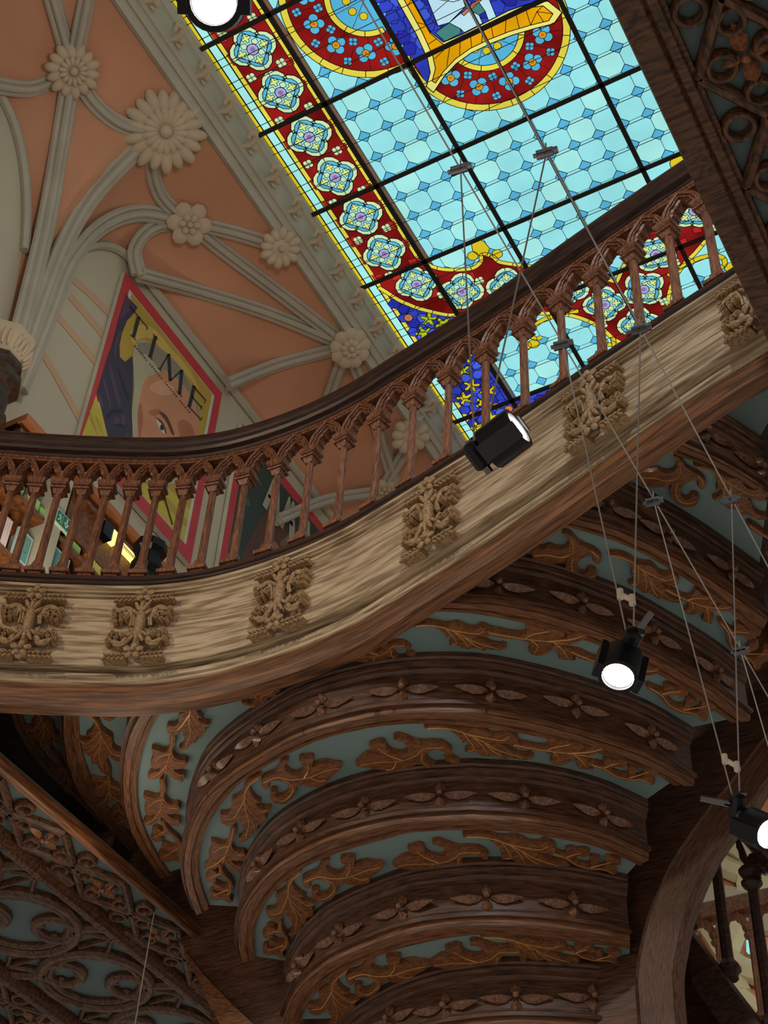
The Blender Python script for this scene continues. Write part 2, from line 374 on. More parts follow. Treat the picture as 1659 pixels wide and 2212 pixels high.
# blue spandrel: mosaic of blue cells, yellow leaves, rust eyes
for c in (1, -1):
    m = (lambda p: p) if c == 1 else (lambda p: (2*UC-p[0], p[1]))
    g = Glass(); sp = [(-.3925, .627)]+[tuple(p) for p in LOL[3:32]]+[(-.351, .70), (-.3545, .772), (-.31, .776), (UC, .776), (UC, .83), (-.3925, .83)]
    sp2 = [(-.3925, .627)]+[tuple(p) for p in LOL[3:36] if p[0] < -.353]+[(-.353, .672), (-.353, .772), (-.353, .83), (-.3925, .83)]
    g.pane([m(p) for p in sp2], 'royal', 1.2); g.pane([m(p) for p in [(-.353, .7735), (UC, .7735), (UC, .83), (-.353, .83)]], 'royal', 1.2)
    rr = random.Random(11); v = .64; row = 0
    while v < .83:
        u = -.3925+(row % 2)*.0045
        while u < -.2238:
            inside = (u < -.357 and (v > .628+max(0, (u+.3925))*1.15+.006)) or (v > .778 and u > -.354)
            if inside:
                cx, cy = u+rr.uniform(-.0012, .0012), v+rr.uniform(-.0012, .0012); r = .0052
                g.piece([m((cx+r*rr.uniform(.85, 1.1)*math.cos(a+.5), cy+r*rr.uniform(.85, 1.1)*math.sin(a+.5))) for a in [k*math.pi/3 for k in range(6)]], ['royal', 'blue2', 'blue3'][rr.randrange(3)], 1.6, .0008)
            u += .0092
        v += .0080; row += 1
    for (a, b), rt, k in (((-.3745, .6665), .3, 'lime'), ((-.3845, .677), 1.0, 'lime'), ((-.366, .676), -.4, 'lime'), ((-.366, .715), .2, 'lime'), ((-.3745, .727), 1.1, 'lime'), ((-.3745, .745), .4, 'gold'), ((-.386, .755), 1.2, 'gold'), ((-.3645, .757), -.3, 'gold'), ((-.374, .767), .6, 'gold'), ((-.376, .784), .2, 'gold'), ((-.390, .790), .9, 'gold'), ((-.372, .80), .1, 'gold')):
        o = []
        for k5 in range(5):
            an = rt+k5*2*math.pi/5; o += [(a+.0066*math.cos(an-.30), b+.0066*math.sin(an-.30)), (a+.0072*math.cos(an+.1), b+.0068*math.sin(an+.1)), (a+.0030*math.cos(an+.63), b+.0030*math.sin(an+.63))]
        g.piece([m(tuple(p)) for p in cr(o, 3, True)], k, 2.0)
    for a, b in ((-.3885, .6575), (-.3655, .775), (-.3575, .7825), (-.3875, .774)):
        g.piece([m(p) for p in circ(a, b, .0036, 14)], 'coral', 2.2); g.pane([m(p) for p in circ(a, b, .0019, 10)], 'rust', 2.5)
    g.build('blue_spandrel', GM, sky, 0)
# ---- quatrefoil rosettes: one built, the rest share its shape
def rosette_mesh():
    g = Glass(); R = .0182
    class L(Glass): pass
    g.piece(quatre(0, 0, R, math.pi/4), 'cream', 0, .0011)
    g.piece(quatre(0, 0, R*.80, math.pi/4), 'sky', .8, .0009)
    s = R*.50; sq = [(-s*1.05, -s*1.05), (s*1.05, -s*1.05), (s*1.05, s*1.05), (-s*1.05, s*1.05)]
    g.piece(sq, 'aqua', 1.6, .0009)
    for k in range(4):
        a = math.pi/4+k*math.pi/2; c = (R*.50*math.cos(a), R*.50*math.sin(a)); o = []
        for j in range(4):
            b = a+j*math.pi/2; o += [(c[0]+R*.19*math.cos(b-.3), c[1]+R*.19*math.sin(b-.3)), (c[0]+R*.19*math.cos(b+.3), c[1]+R*.19*math.sin(b+.3)), (c[0]+R*.085*math.cos(b+.785), c[1]+R*.085*math.sin(b+.785))]
        g.piece(o, 'lemon2', 2.4, .0007)
        a = k*math.pi/2; d = np.array([math.cos(a), math.sin(a)]); e = np.array([-d[1], d[0]])
        g.piece([tuple(d*R*.24-e*R*.07), tuple(d*R*.36-e*R*.15), tuple(d*R*.52), tuple(d*R*.36+e*R*.15), tuple(d*R*.24+e*R*.07)], 'cream', 2.6, .0007)
        for f in (R*.8, ):
            a2 = a; g.came([(R*.52*math.cos(a2), R*.52*math.sin(a2)), (R*.66*math.cos(a2), R*.66*math.sin(a2))], .0009, 2.6, False)
            a3 = a+math.pi/4; g.came([(R*.80*math.cos(a3), R*.80*math.sin(a3)), (R*math.cos(a3), R*math.sin(a3))], .0009, 2.6, False)
    g.piece(circ(0, 0, R*.235, 18), 'mauve', 3.2, .0009); g.pane(circ(0, 0, R*.11, 12), 'mauve2', 3.6)
    # local coordinates
    g.v = [(x, y, z-ZS) for x, y, z in g.v]
    return g
g = rosette_mesh(); ros0 = g.build('rosette', GM, sky, 0); ros_spots = [(-.3747, .3965-.0393*k, 0) for k in range(1, 5)]+[(-.3747, .3965, 0), (-.3747, .4347, 0), (-.3748, .4756, 0), (-.3750, .5142, 0), (-.3750, .5540, 0), (-.3752, .5920, 0), (-.3662, .6300, .1), (-.3372, .6530, .5), (-.3022, .6650, .3), (-.2615, .6890, .6), (-.2405, .7160, .3)]
ros_spots = ros_spots+[(2*UC-u, v, -r) for u, v, r in ros_spots]+[(UC, .7475, .3)]
for i, (u, v, r) in enumerate(ros_spots):
    o = ros0 if i == 0 else ros0.copy()
    if i: COL.objects.link(o); o.parent = sky; o.matrix_parent_inverse = Matrix.Translation(-Vector(sky.location))
    o.location = (u*HS, v*HS, ZS-.004*3.5); o.rotation_euler = (0, 0, r+math.pi/4)
# ---- small cream quatrefoils between the rosettes
g = Glass(); o = []
for k in range(4):
    a = math.pi/4+k*math.pi/2
    g.pane(circ(.0021*math.cos(a), .0021*math.sin(a), .0019, 10), 'cream', 0)
    g.came(circ(.0021*math.cos(a), .0021*math.sin(a), .0019, 10), .0005, .3)
g.v = [(x, y, z-ZS) for x, y, z in g.v]
sq0 = g.build('small_quatrefoil', GM, sky, 0)
sp = [(u, v) for v in [.3765, .4152, .4545, .4955, .534, .5725, .337] for u in (-.3625, -.3878)]+[(-.382, .613), (-.3535, .6485), (-.347, .664), (-.320, .650), (-.309, .687), (-.281, .672), (-.272, .704), (-.228, .722), (-.250, .735)]
sp += [(2*UC-u, v) for u, v in sp]
for i, (u, v) in enumerate(sp):
    o = sq0 if i == 0 else sq0.copy()
    if i: COL.objects.link(o); o.parent = sky; o.matrix_parent_inverse = Matrix.Translation(-Vector(sky.location))
    o.location = (u*HS, v*HS, ZS-.004*4)
# ---- four-lobed emblem with the letter
EV = .400; RO = .0575; OFF = .0615
lobes = [(UC-OFF, EV), (UC, EV+OFF), (UC+OFF, EV), (UC, EV-OFF)]
g = Glass()
for lu, lv in lobes:
    g.pane(circ(lu, lv, RO, 48), 'red', 5)
g.pane([(UC-OFF, EV-OFF*.75), (UC+OFF, EV-OFF*.75), (UC+OFF, EV+OFF*.75), (UC-OFF, EV+OFF*.75)], 'red', 5)
for k, (lu, lv) in enumerate(lobes):
    a = [math.pi, math.pi/2, 0, -math.pi/2][k]
    g.band(circ(lu, lv, RO, 40, a-1.95, a+1.95), .0052, 'yellow', 5.6, .0009, 3)
    for j in range(13):
        an = a-1.7+j*3.4/12; g.came([(lu+.025*math.cos(an), lv+.025*math.sin(an)), (lu+RO*math.cos(an), lv+RO*math.sin(an))], .0006, 5.3, False)
    g.pane(circ(lu, lv, .0275, 30), 'sky', 6); g.band(circ(lu, lv, .0262, 30, a-1.6, a+1.6), .0044, 'yellow', 6.4, .0009, 5)
    for j in range(4):
        an = a-1.0+j*.66; g.piece([(lu+.013*math.cos(an)+.0030*math.cos(b), lv+.013*math.sin(an)+.0030*math.sin(b)) for b in [i*math.pi/4 for i in range(8)]], 'gold', 6.6, .0007)
        g.came([(lu, lv), (lu+.024*math.cos(an+.3), lv+.024*math.sin(an+.3))], .0006, 6.3, False)
g.build('emblem_lobes', GM, sky, 0)
g = Glass()   # four-petalled blue flowers in the red ring
fl = []
for k, (lu, lv) in enumerate(lobes):
    a = [math.pi, math.pi/2, 0, -math.pi/2][k]
    for j in range(7):
        an = a-1.62+j*.54; fl.append((lu+.0408*math.cos(an), lv+.0408*math.sin(an), .0058, an))
        if j < 6:
            for rr_ in (.0335, .0490): fl.append((lu+rr_*math.cos(an+.27), lv+rr_*math.sin(an+.27), .0033, an))
fb = Glass(); fs = Glass()
for k in range(4):
    a = k*math.pi/2+.4; fb.pane(circ(.0042*math.cos(a), .0042*math.sin(a), .0034, 14), 'sky', 0); fb.came(circ(.0042*math.cos(a), .0042*math.sin(a), .0034, 14), .0006, .4)
fb.piece(circ(0, 0, .0027, 14), 'amber', .8, .0007); fb.pane(circ(0, 0, .0014, 10), 'rust', 1.1)
for k in range(4):
    a = math.pi/4+k*math.pi/2; fs.pane(circ(.0018*math.cos(a), .0018*math.sin(a), .0017, 10), 'sky', 0); fs.came(circ(.0018*math.cos(a), .0018*math.sin(a), .0017, 10), .0005, .4)
for mb in (fb, fs): mb.v = [(x, y, z-ZS) for x, y, z in mb.v]
fb0 = fb.build('blue_flower', GM, sky, 0); fs0 = fs.build('small_blue_flower', GM, sky, 0); used = set()
for u, v, r, an in fl:
    if abs(u-UC) < .034 and abs(v-EV) < .034: continue
    src = fb0 if r > .005 else fs0
    o = src if src.name not in used else src.copy(); 
    if src.name in used: COL.objects.link(o); o.parent = sky; o.matrix_parent_inverse = Matrix.Translation(-Vector(sky.location))
    used.add(src.name); o.location = (u*HS, v*HS, ZS-.004*6.2); o.rotation_euler = (0, 0, an)
# blue centre field and the big amber letter L, pale sailing figure
g = Glass()
CB = [(-.2775, .345), (-.17, .345), (-.17, .452), (-.1785, .4585), (-.2575, .456), (-.262, .470), (-.2715, .4795), (-.2772, .475), (-.2775, .44)]
g.pane(CB, 'royal', 7)
rr = random.Random(21); v = .35
while v < .452:
    u = -.275
    while u < -.172:
        r = .0056; g.piece([(u+r*rr.uniform(.8, 1.15)*math.cos(k*math.pi/3+.3), v+r*rr.uniform(.8, 1.15)*math.sin(k*math.pi/3+.3)) for k in range(6)], ['royal', 'blue2', 'blue3'][rr.randrange(3)], 7.3, .0006); u += .0098
    v += .0088
g.build('emblem_centre', GM, sky, 0)
g = Glass()
LT = [(-.2635, .345), (-.2545, .345), (-.2548, .4425), (-.2505, .4532), (-.237, .4540), (-.219, .4535), (-.202, .4530), (-.188, .4548), (-.1765, .4590), (-.1715, .4705), (-.1795, .4755), (-.192, .4728), (-.207, .4702), (-.222, .4690), (-.237, .4690), (-.250, .4715), (-.262, .4765), (-.2735, .4838), (-.2758, .4775), (-.2685, .4690), (-.2655, .4590), (-.2640, .44)]
g.piece([tuple((np.array(p)-np.array((-.235, .44)))*np.array((1.05, 1.03))+np.array((-.2355, .44))) for p in LT], 'lemon', 8, .0011)
cl = [(-.2610, .345), (-.2565, .345), (-.2568, .4435), (-.2520, .4562), (-.237, .4567), (-.219, .4560), (-.202, .4556), (-.189, .4574), (-.1785, .4610), (-.1748, .4695), (-.1795, .4728), (-.192, .4700), (-.207, .4675), (-.222, .4664), (-.237, .4664), (-.250, .4688), (-.262, .4736), (-.2712, .4790), (-.2725, .4765), (-.2660, .4690), (-.2630, .4590), (-.2614, .44)]
g.piece(cl, 'amber', 8.6, .0010)
for a, b in (((-.2611, .40), (-.2567, .404)), ((-.2611, .418), (-.2567, .415)), ((-.2611, .432), (-.2567, .436)), ((-.262, .450), (-.2545, .449)), ((-.263, .462), (-.250, .4575)), ((-.258, .471), (-.248, .4568)), ((-.246, .4675), (-.240, .4566)), ((-.236, .4664), (-.232, .4565)), ((-.228, .4662), (-.222, .456)), ((-.219, .4665), (-.216, .456)), ((-.210, .467), (-.204, .4557)), ((-.2, .4685), (-.197, .456)), ((-.192, .470), (-.190, .4573)), ((-.192, .470), (-.184, .463)), ((-.184, .463), (-.1785, .461)), ((-.184, .463), (-.1748, .4695)), ((-.184, .463), (-.183, .472))):
    g.came([a, b], .0008, 9, False)
g.build('letter', GM, sky, 0)
g = Glass()
g.piece([(-.2485, .400), (-.2200, .400), (-.2235, .420), (-.226, .437), (-.2415, .4425), (-.2495, .441), (-.247, .42)], 'pale', 8, .0010)
g.piece([(-.2535, .4445), (-.2415, .4425), (-.2365, .450), (-.2378, .4532), (-.2505, .4535)], 'teal', 8.2, .0008)
g.piece([(-.2365, .450), (-.2415, .4425), (-.226, .4385), (-.2205, .447), (-.221, .4535), (-.2355, .4538)], 'pale', 8.2, .0008)
g.piece([(-.226, .4385), (-.2165, .4385), (-.2155, .4465), (-.2205, .447)], 'teal', 8.3, .0008)
g.piece([(-.2310, .4400), (-.2090, .4335), (-.2070, .4355), (-.2300, .4425)], 'coral', 8.8, .0007)
g.piece([(-.2165, .4385), (-.2090, .4365), (-.2105, .4535), (-.2165, .4535), (-.2155, .4465)], 'pale', 8.3, .0008)
g.came([(-.2480, .418), (-.2320, .430), (-.2090, .4340)], .0008, 9, False); g.came([(-.2480, .431), (-.2250, .425)], .0007, 9, False)
g.build('figure', GM, sky, 0)
# ---- iron glazing bars
def bar(a, b, w, d, name='glazing_bar'):
    d *= .35; w *= .74
    A, B = np.array(a)*HS, np.array(b)*HS; t = (B-A)/np.linalg.norm(B-A); m = np.array([-t[1], t[0]])*w/2
    z0, z1 = ZS-.045, ZS-.045-d; mb = MB()
    c = [A+m, B+m, B-m, A-m]
    mb.add([(p[0], p[1], z0) for p in c]+[(p[0], p[1], z1) for p in c], [(0, 1, 2, 3), (7, 6, 5, 4), (0, 4, 5, 1), (1, 5, 6, 2), (2, 6, 7, 3), (3, 7, 4, 0)])
    return mb.build(name, 'iron', sky, 0)
for u, w in ((-.3498, .055), (-.2806, .05), (UC, .030), (-.1663, .05), (2*UC+.3498, .055)): bar((u, VB0), (u, .9), w, .04)
for k in range(-3, 6):
    v = V0+DV*4*k+.0003
    if v < .69: bar((-.4085, v), (2*UC+.4085, v), .05, .04)
bar((-.4085, .7725), (2*UC+.4085, .7725), .055, .04); bar((-.353, .6895), (2*UC+.353, .6895), .04, .03)
for j in range(-13, 18):
    if j % 4 and V0+DV*j < .80: bar((-.4075, V0+DV*j), (2*UC+.4075, V0+DV*j), .0075, .005, 'support_bar')
# ================================================================ upper room: wall, vault, cornice
XW = -5.5; XC = -4.47; HC = 10.2; AX = [4.13+4.9*k for k in range(-2, 3)]
def hw_(Y):
    d = min(abs(Y-a) for a in AX); top, spring = 9.77, 7.38
    if d > .85: return top
    return spring+(top-spring)*math.sqrt(max(0, 1-((.85-d)/.85)**2))
def hs_(x, Y):
    t = math.acos(max(-1, min(1, 1-(x-XW)/(XC-XW)))); return hw_(Y)+(HC-hw_(Y))*math.sin(t)
def on_vault(p):
    u, v = ray(p); lo, hi = 6.5, 10.6
    f = lambda h: h-hs_(u*h, v*h)
    for _ in range(40):
        m = (lo+hi)/2
        if f(m) > 0: hi = m
        else: lo = m
    if u*lo < -5.40: lo = -5.40/u
    return Vector((u*lo, v*lo, CZ+lo))
g = MB(); Ys = sorted(set([round(-5+.14*k, 3) for k in range(140)]+[round(a+d, 3) for a in AX for d in (-.13, -.135, .13, .135)])); ss = [0, .03, .08, .15, .24, .34, .45, .56, .68, .8, .9, 1]
vs = []; n = len(ss)
for Y in Ys:
    for s_ in ss:
        x = XW+(XC-XW)*(1-math.cos(s_*math.pi/2)); vs.append((x, Y, CZ+hs_(x, Y)))
g.add(vs, [(i*n+k, i*n+k+1, (i+1)*n+k+1, (i+1)*n+k) for i in range(len(Ys)-1) for k in range(n-1)])
ceil = struct(g.build('ceiling', 'vault', None, 60))
g = MB(); g.box((XW-.12, -5, CZ+4.2), (XW, 14.4, CZ+9.95)); wl = struct(g.build('wall_left', 'wall'))
g = MB()   # painted pink ashlar lines of the plaster
for L_ in ([(150, 596), (200, 640), (258, 700)], [(112, 668), (160, 724), (222, 800)], [(78, 740), (120, 808), (176, 910)], [(152, 640), (196, 690), (240, 745)]):
    for w0, w1 in zip(L_[:-1], L_[1:]):
        a, b = np.array(w0), np.array(w1); m = np.array((5, -4))
        g.add([on_x(tuple(q_), XW+.004) for q_ in (a+m, b+m, b-m, a-m)], [(0, 1, 2, 3)])
g.build('painted_stripe', 'stripe', wl)
g = MB()   # thin moulding where wall and vault meet
for a in AX:
    pts = [(XW+.03, a+.135+.02*k, 0) for k in range(0, 37)]+[(XW+.03, a+.9+.1*k, 0) for k in range(1, 31)]
    g.tube([(x, y, CZ+hw_(y)-.005) for x, y, _ in pts], .035, 6)
    pts = [(XW+.03, a-.135-.02*k, 0) for k in range(0, 37)]+[(XW+.03, a-.9-.1*k, 0) for k in range(1, 8)]
    g.tube([(x, y, CZ+hw_(y)-.005) for x, y, _ in pts], .035, 6)
g.build('wall_rib', 'rib', ceil)
# cornice along the skylight
prof = [(XC-.06, 10.26), (XC-.05, 10.17), (XC-.01, 10.14), (XC+.02, 10.17), (XC+.035, 10.20), (XC+.05, 10.185), (XC+.075, 10.20), (XC+.085, 10.235), (XC+.10, 10.23), (XC+.115, 10.25), (XC+.125, 10.29), (-4.315, 10.40), (-4.295, 10.405), (-4.285, 10.43), (-4.265, 10.45), (-4.262, 10.56), (XC-.06, 10.6)]
def ysweep(prof, y0, y1, mb, mat=0): mb.sweep([((0, y0), (1, 0)), ((0, y1), (1, 0))], prof, mat)
g = MB(); ysweep(prof, -5, 13.5, g); tr = struct(g.build('trim_1', 'rib', None, 30))
g = MB()
def cro(y):   # curled leaf of the cornice
    c = Vector((XC+.165, y, CZ+10.315)); al = Vector((.62, 0, .55)).normalized(); n_ = Vector((.6, 0, -.8))
    g.tube([c+al*a+n_*b+Vector((0, d, 0)) for a, b, d in ((-.07, 0, .03), (-.02, .03, .045), (.03, .05, .03), (.05, .07, -.01), (.02, .075, -.04), (-.015, .07, -.02))], [.016, .028, .034, .032, .024, .016], 8)
    g.blob(c+al*.0+n_*.02+Vector((0, .075, 0)), al*.03, Vector((0, .06, 0)), n_*.028); g.blob(c-al*.05+n_*.02+Vector((0, .10, 0)), al*.012, Vector((0, .035, 0)), n_*.015)
cro(0); lf = g.build('cornice_leaf', 'boss', tr); lf.location = (0, 2.38, 0)
for k in range(1, 22):
    o = lf.copy(); COL.objects.link(o); o.parent = tr; o.location = (0, 2.38+.332*k, 0)
g = MB(); g.box((XC-.06, -5, CZ+10.62), (UC*HS*2-XC+.06, 14, CZ+10.72)); struct(g.build('ceiling_slab', 'vault'))
# right-hand side of the skylight well, for the light
g = MB(); ysweep([(2*UC*HS+4.25, 10.3), (2*UC*HS+4.45, 10.3), (2*UC*HS+4.45, 10.6), (2*UC*HS+4.25, 10.6)], -5, 13.5, g); struct(g.build('trim_2', 'rib'))
# ---- ribs of the vault
def rib(px, r=.045, name='vault_rib'):
    P = [np.array(on_vault(p)) for p in px]; P = [Vector(p) for p in cr(P, 5)]; g = MB()
    nrm = Vector((.55, 0, -.83))
    C = [p+nrm*.02 for p in P]; N = len(C); off = []
    for i in range(N):
        t = (C[min(i+1, N-1)]-C[max(i-1, 0)]).normalized(); off.append(t.cross(nrm).normalized())
    g.tube([c+nrm*.035 for c in C], r*.62, 8); g.tube([c+o*r*.95 for c, o in zip(C, off)], r*.55, 7); g.tube([c-o*r*.95 for c, o in zip(C, off)], r*.55, 7)
    g.tube([c for c in C], r*.8, 6)
    return g.build(name, 'rib', ceil)
RIBS = [[(14, 818), (60, 640), (100, 470), (130, 300), (155, 150)], [(28, 824), (88, 650), (135, 530), (195, 425), (290, 325), (352, 278)], [(42, 834), (108, 670), (150, 565), (215, 490), (300, 458), (404, 478)],
 [(155, 150), (205, 225), (270, 272), (352, 278)], [(352, 278), (328, 345), (345, 420), (404, 478)], [(155, 150), (112, 0), (95, -60)], [(155, 150), (185, 0), (195, -60)], [(155, 150), (70, 190), (-30, 180)],
 [(404, 478), (500, 500), (600, 530)], [(404, 478), (480, 540), (600, 630), (750, 745)], [(300, 592), (420, 625), (580, 675), (750, 745)], [(490, 828), (600, 785), (750, 745)],
 [(404, 478), (330, 490), (290, 535), (298, 592)], [(750, 745), (715, 840), (690, 930)], [(750, 745), (790, 850), (820, 940), (850, 1040)], [(820, 1060), (880, 960), (900, 900)], [(600, 1120), (700, 1080), (820, 1060)]]
for i, px in enumerate(RIBS): rib(px, .05 if i < 3 else .042)
# ---- carved bosses
def boss(p, R, n, kind, label):
    c = on_vault(p); nn = Vector((.45, -.15, -.86)).normalized(); c = c+nn*.09; a = nn.orthogonal().normalized(); b = nn.cross(a)
    t = thing('ceiling_boss', label, 'boss', 'carved bosses of the vault', c); g = MB()
    g.lathe([(R*.72, -.10), (R*.74, -.02), (R*.55, .012), (R*.2, .03)], c, nn, 20)
    for k in range(n):
        an = 2*math.pi*k/n; d = a*math.cos(an)+b*math.sin(an); e = nn.cross(d)
        if kind == 'spiral': d = (d+e*.45).normalized(); e = nn.cross(d)
        if kind == 'round':
            g.blob(c+d*R*.62+nn*.005, d*R*.36, e*R*.36, nn*.035, 0, 8, 5); g.blob(c+d*R*.30+nn*.03, d*R*.2, e*R*.17, nn*.03)
        else:
            g.blob(c+d*R*(.66 if k % 2 else .60), d*R*.33, e*R*(2.7/n), nn*.04, 0, 14, 6)
            if n > 12: g.blob(c+d*R*.36+nn*.03, d*R*.20, e*R*.10, nn*.03, 0, 10, 5)
    g.build('petal', 'boss', t)
    g = MB(); g.blob(c+nn*.045, a*R*.15, b*R*.15, nn*.04, 0, 12, 7); g.build('centre', 'boss', t); return t
boss((155, 150), .21, 14, 'spiral', 'round boss of swirling petals where four vault ribs cross, nearest the top corner')
b2 = boss((352, 278), .33, 18, 'star', 'largest shaggy flower boss on the vault, beside the cornice')
boss((404, 478), .19, 6, 'round', 'cabbage rose boss with rounded petals joining the curved ribs')
boss((600, 530), .18, 12, 'star', 'daisy boss with twelve petals touching the cornice')
boss((750, 745), .19, 9, 'round', 'rose boss where five straight ribs meet just above the balustrade')
boss((880, 935), .19, 10, 'star', 'flower boss seen between the balusters, near the cornice')
boss((825, 1055), .14, 6, 'round', 'small rose boss seen low between the balusters')
# ---- column with carved stone capital
t = thing('wall_column', 'dark octagonal wooden column with pale carved capital carrying the vault ribs', 'column', None, (-5.3, 3.97, CZ+4.74))
g = MB(); o = (-5.3, 3.97, CZ); g.lathe([(.12, 7.28), (.16, 7.36), (.205, 7.46), (.205, 7.51), (.18, 7.53), (.10, 7.56)], o, (0, 0, 1), 8, 0, (1, 0, 0))
for k in range(8):
    an = math.pi/4*k; d = Vector((math.cos(an), math.sin(an), 0)); e = Vector((-d.y, d.x, 0))
    for m_ in (-.06, 0, .06): g.blob(Vector(o)+Vector((0, 0, 7.40))+d*.165+e*m_*.6, e*.016, d*.02, Vector((0, 0, .06))+d*.02)
g.build('capital', 'boss', t)
g = MB(); g.lathe([(.16, 7.29), (.17, 7.24), (.14, 7.19), (.19, 7.15), (.19, 7.10), (.14, 7.05), (.14, 6.84), (.17, 6.80), (.18, 6.76), (.14, 6.7), (.13, 4.74)], o, (0, 0, 1), 8, 0, (1, 0, 0)); g.build('shaft', 'dark', t)
# ---- posters on the wall
PC = {k: mat_plain('print_'+k, c, .55, 0, .08, 5) for k, c in {'red': (196, 62, 66), 'white': (206, 206, 190), 'ochre': (190, 158, 62), 'yellow': (204, 188, 66), 'ochre2': (214, 182, 92), 'skin3': (222, 166, 130), 'robe': (62, 54, 78), 'robe2': (92, 66, 92), 'skin': (206, 142, 106), 'skin2': (184, 108, 78), 'beard': (186, 178, 150), 'hair': (146, 138, 122), 'ink': (38, 42, 52), 'green': (52, 66, 54), 'green2': (80, 94, 74), 'cloth': (120, 98, 70), 'brownskin': (166, 106, 64), 'brown2': (92, 60, 40), 'grey': (176, 170, 148)}.items()}
PK = list(PC); PM = [PC[k] for k in PK]
class Flat(MB):
    """print on a board: a along the wall (0..1), b up (0..1)"""
    def __init__(s, y0, y1, h0, h1): super().__init__(); s.b_ = (y0, y1, h0, h1)
    def pt(s, a, b, d): y0, y1, h0, h1 = s.b_; return (XW+.05+d*.002, y0+(y1-y0)*a, CZ+h0+(h1-h0)*b)
    def poly(s, pts, k, d): s.add([s.pt(a, b, d) for a, b in pts], [tuple(range(len(pts)))], PK.index(k))
    def frame(s, i0, i1, k, d):
        for a0, b0, a1, b1 in ((i0, i0, 1-i0, i1), (i0, 1-i1, 1-i0, 1-i0), (i0, i1, i1, 1-i1), (1-i1, i1, 1-i0, 1-i1)): s.poly([(a0, b0), (a1, b0), (a1, b1), (a0, b1)], k, d)
def poster(y0, y1, h0, h1, label):
    t = thing('poster', label, 'poster', 'framed magazine cover posters', (XW+.03, (y0+y1)/2, CZ+h0))
    g = MB(); g.box((XW+.01, y0, CZ+h0), (XW+.05, y1, CZ+h1)); g.build('backing_board', PC['white'], t)
    return t
t = poster(4.91, 6.28, 7.61, 9.55, 'red bordered magazine poster of a bearded face under the heading TIME')
f = Flat(4.91, 6.28, 7.61, 9.55); f.frame(0, .065, 'red', .5); f.frame(.065, .09, 'white', .5); f.build('red_border', PM, t, 0)
f = Flat(4.91, 6.28, 7.61, 9.55)
f.poly([(.09, .07), (.91, .07), (.91, .93), (.09, .93)], 'ochre', 1)
def px(pts, k, d, sm=0):
    """shape read from the print itself, put on the board"""
    P = [on_x((140+x/4.608, 580+y/4.608), XW+.05+d*.002) for x, y in (cr(pts, 3, True) if sm else pts)]
    f.add([tuple(p) for p in P], [tuple(range(len(P)))], PK.index(k))
f.poly([(.09, .07), (.91, .07), (.91, .30), (.55, .34), (.09, .40)], 'yellow', 1.2)
f.poly([(.40, .20), (.91, .24), (.91, .30), (.50, .28)], 'ochre', 1.5); f.poly([(.12, .12), (.91, .14), (.91, .18), (.2, .17)], 'ochre', 1.5)
px([(650, 640), (760, 560), (900, 610), (1060, 800), (1240, 1000), (1330, 1200), (1200, 1050), (1000, 840), (860, 700), (740, 700), (690, 760)], 'ochre2', 1.5, 1)
px([(310, 1260), (160, 1690), (140, 1760), (440, 1760), (430, 1680), (400, 1560), (350, 1400)], 'yellow', 1.6)
for x in (250, 310): px([(x, 1400+(x-250)), (x-10, 1480), (x+80, 1680), (x+50, 1560)], 'ochre', 1.8)
px([(615, 250), (560, 420), (520, 560), (470, 760), (420, 900), (370, 1070), (320, 1230), (360, 1380), (400, 1550), (440, 1720), (450, 2000), (690, 2000), (672, 1700), (672, 1500), (665, 1400), (680, 1200), (680, 1000), (672, 870), (600, 930), (548, 880), (545, 760), (570, 640), (620, 520), (700, 430), (725, 385), (640, 300)], 'robe', 2)
px([(615, 258), (575, 400), (545, 520), (620, 440), (690, 390)], 'robe2', 2.3)
for a in ([(440, 930), (470, 1010), (520, 1200), (560, 1370), (530, 1370), (490, 1220), (450, 1060)], [(385, 1080), (420, 1180), (455, 1330), (450, 1400), (420, 1280), (385, 1160)], [(560, 1450), (600, 1480), (590, 1560), (560, 1530)], [(500, 1480), (545, 1500), (530, 1560), (490, 1540)], [(330, 1250), (370, 1300), (385, 1400), (350, 1340)], [(560, 640), (520, 760), (500, 900), (490, 800), (530, 640)], [(600, 1600), (640, 1690), (610, 1690)]): px(a, 'robe2', 2.4, 1)
for a in ([(520, 960), (600, 1160), (640, 1300), (620, 1290), (560, 1120)], [(420, 1460), (480, 1400), (560, 1410), (580, 1440), (500, 1430), (440, 1490)], [(490, 1560), (550, 1545), (600, 1580), (540, 1570)]): px(a, 'ink', 2.6, 1)
px([(685, 800), (682, 1000), (692, 1200), (667, 1420), (680, 1700), (690, 2100), (1350, 2100), (1338, 1640), (1330, 1400), (1260, 1200), (1180, 1020), (1060, 880), (950, 790), (850, 735), (760, 715)], 'beard', 2.8, 1)
px([(725, 745), (850, 740), (950, 795), (1060, 885), (1180, 1025), (1260, 1205), (1330, 1405), (1338, 1560), (1300, 1360), (1200, 1190), (1060, 1050), (930, 985), (830, 860), (760, 850)], 'hair', 3, 1)
px([(800, 1110), (900, 1050), (1000, 1015), (1100, 1090), (1200, 1200), (1285, 1350), (1332, 1500), (1338, 1660), (1300, 1950), (1000, 2000), (760, 1800), (728, 1500), (745, 1310)], 'skin', 3.2, 1)
px([(726, 1450), (758, 1330), (780, 1480), (765, 1600), (745, 1700)], 'skin2', 3.4, 1); px([(1120, 1560), (1180, 1500), (1260, 1560), (1300, 1700), (1200, 1760)], 'skin2', 3.3, 1); px([(830, 1420), (930, 1400), (990, 1450), (930, 1450), (880, 1470)], 'skin2', 3.4, 1)
px([(840, 1180), (960, 1110), (1090, 1190), (1040, 1260), (930, 1250)], 'skin3', 3.3, 1)
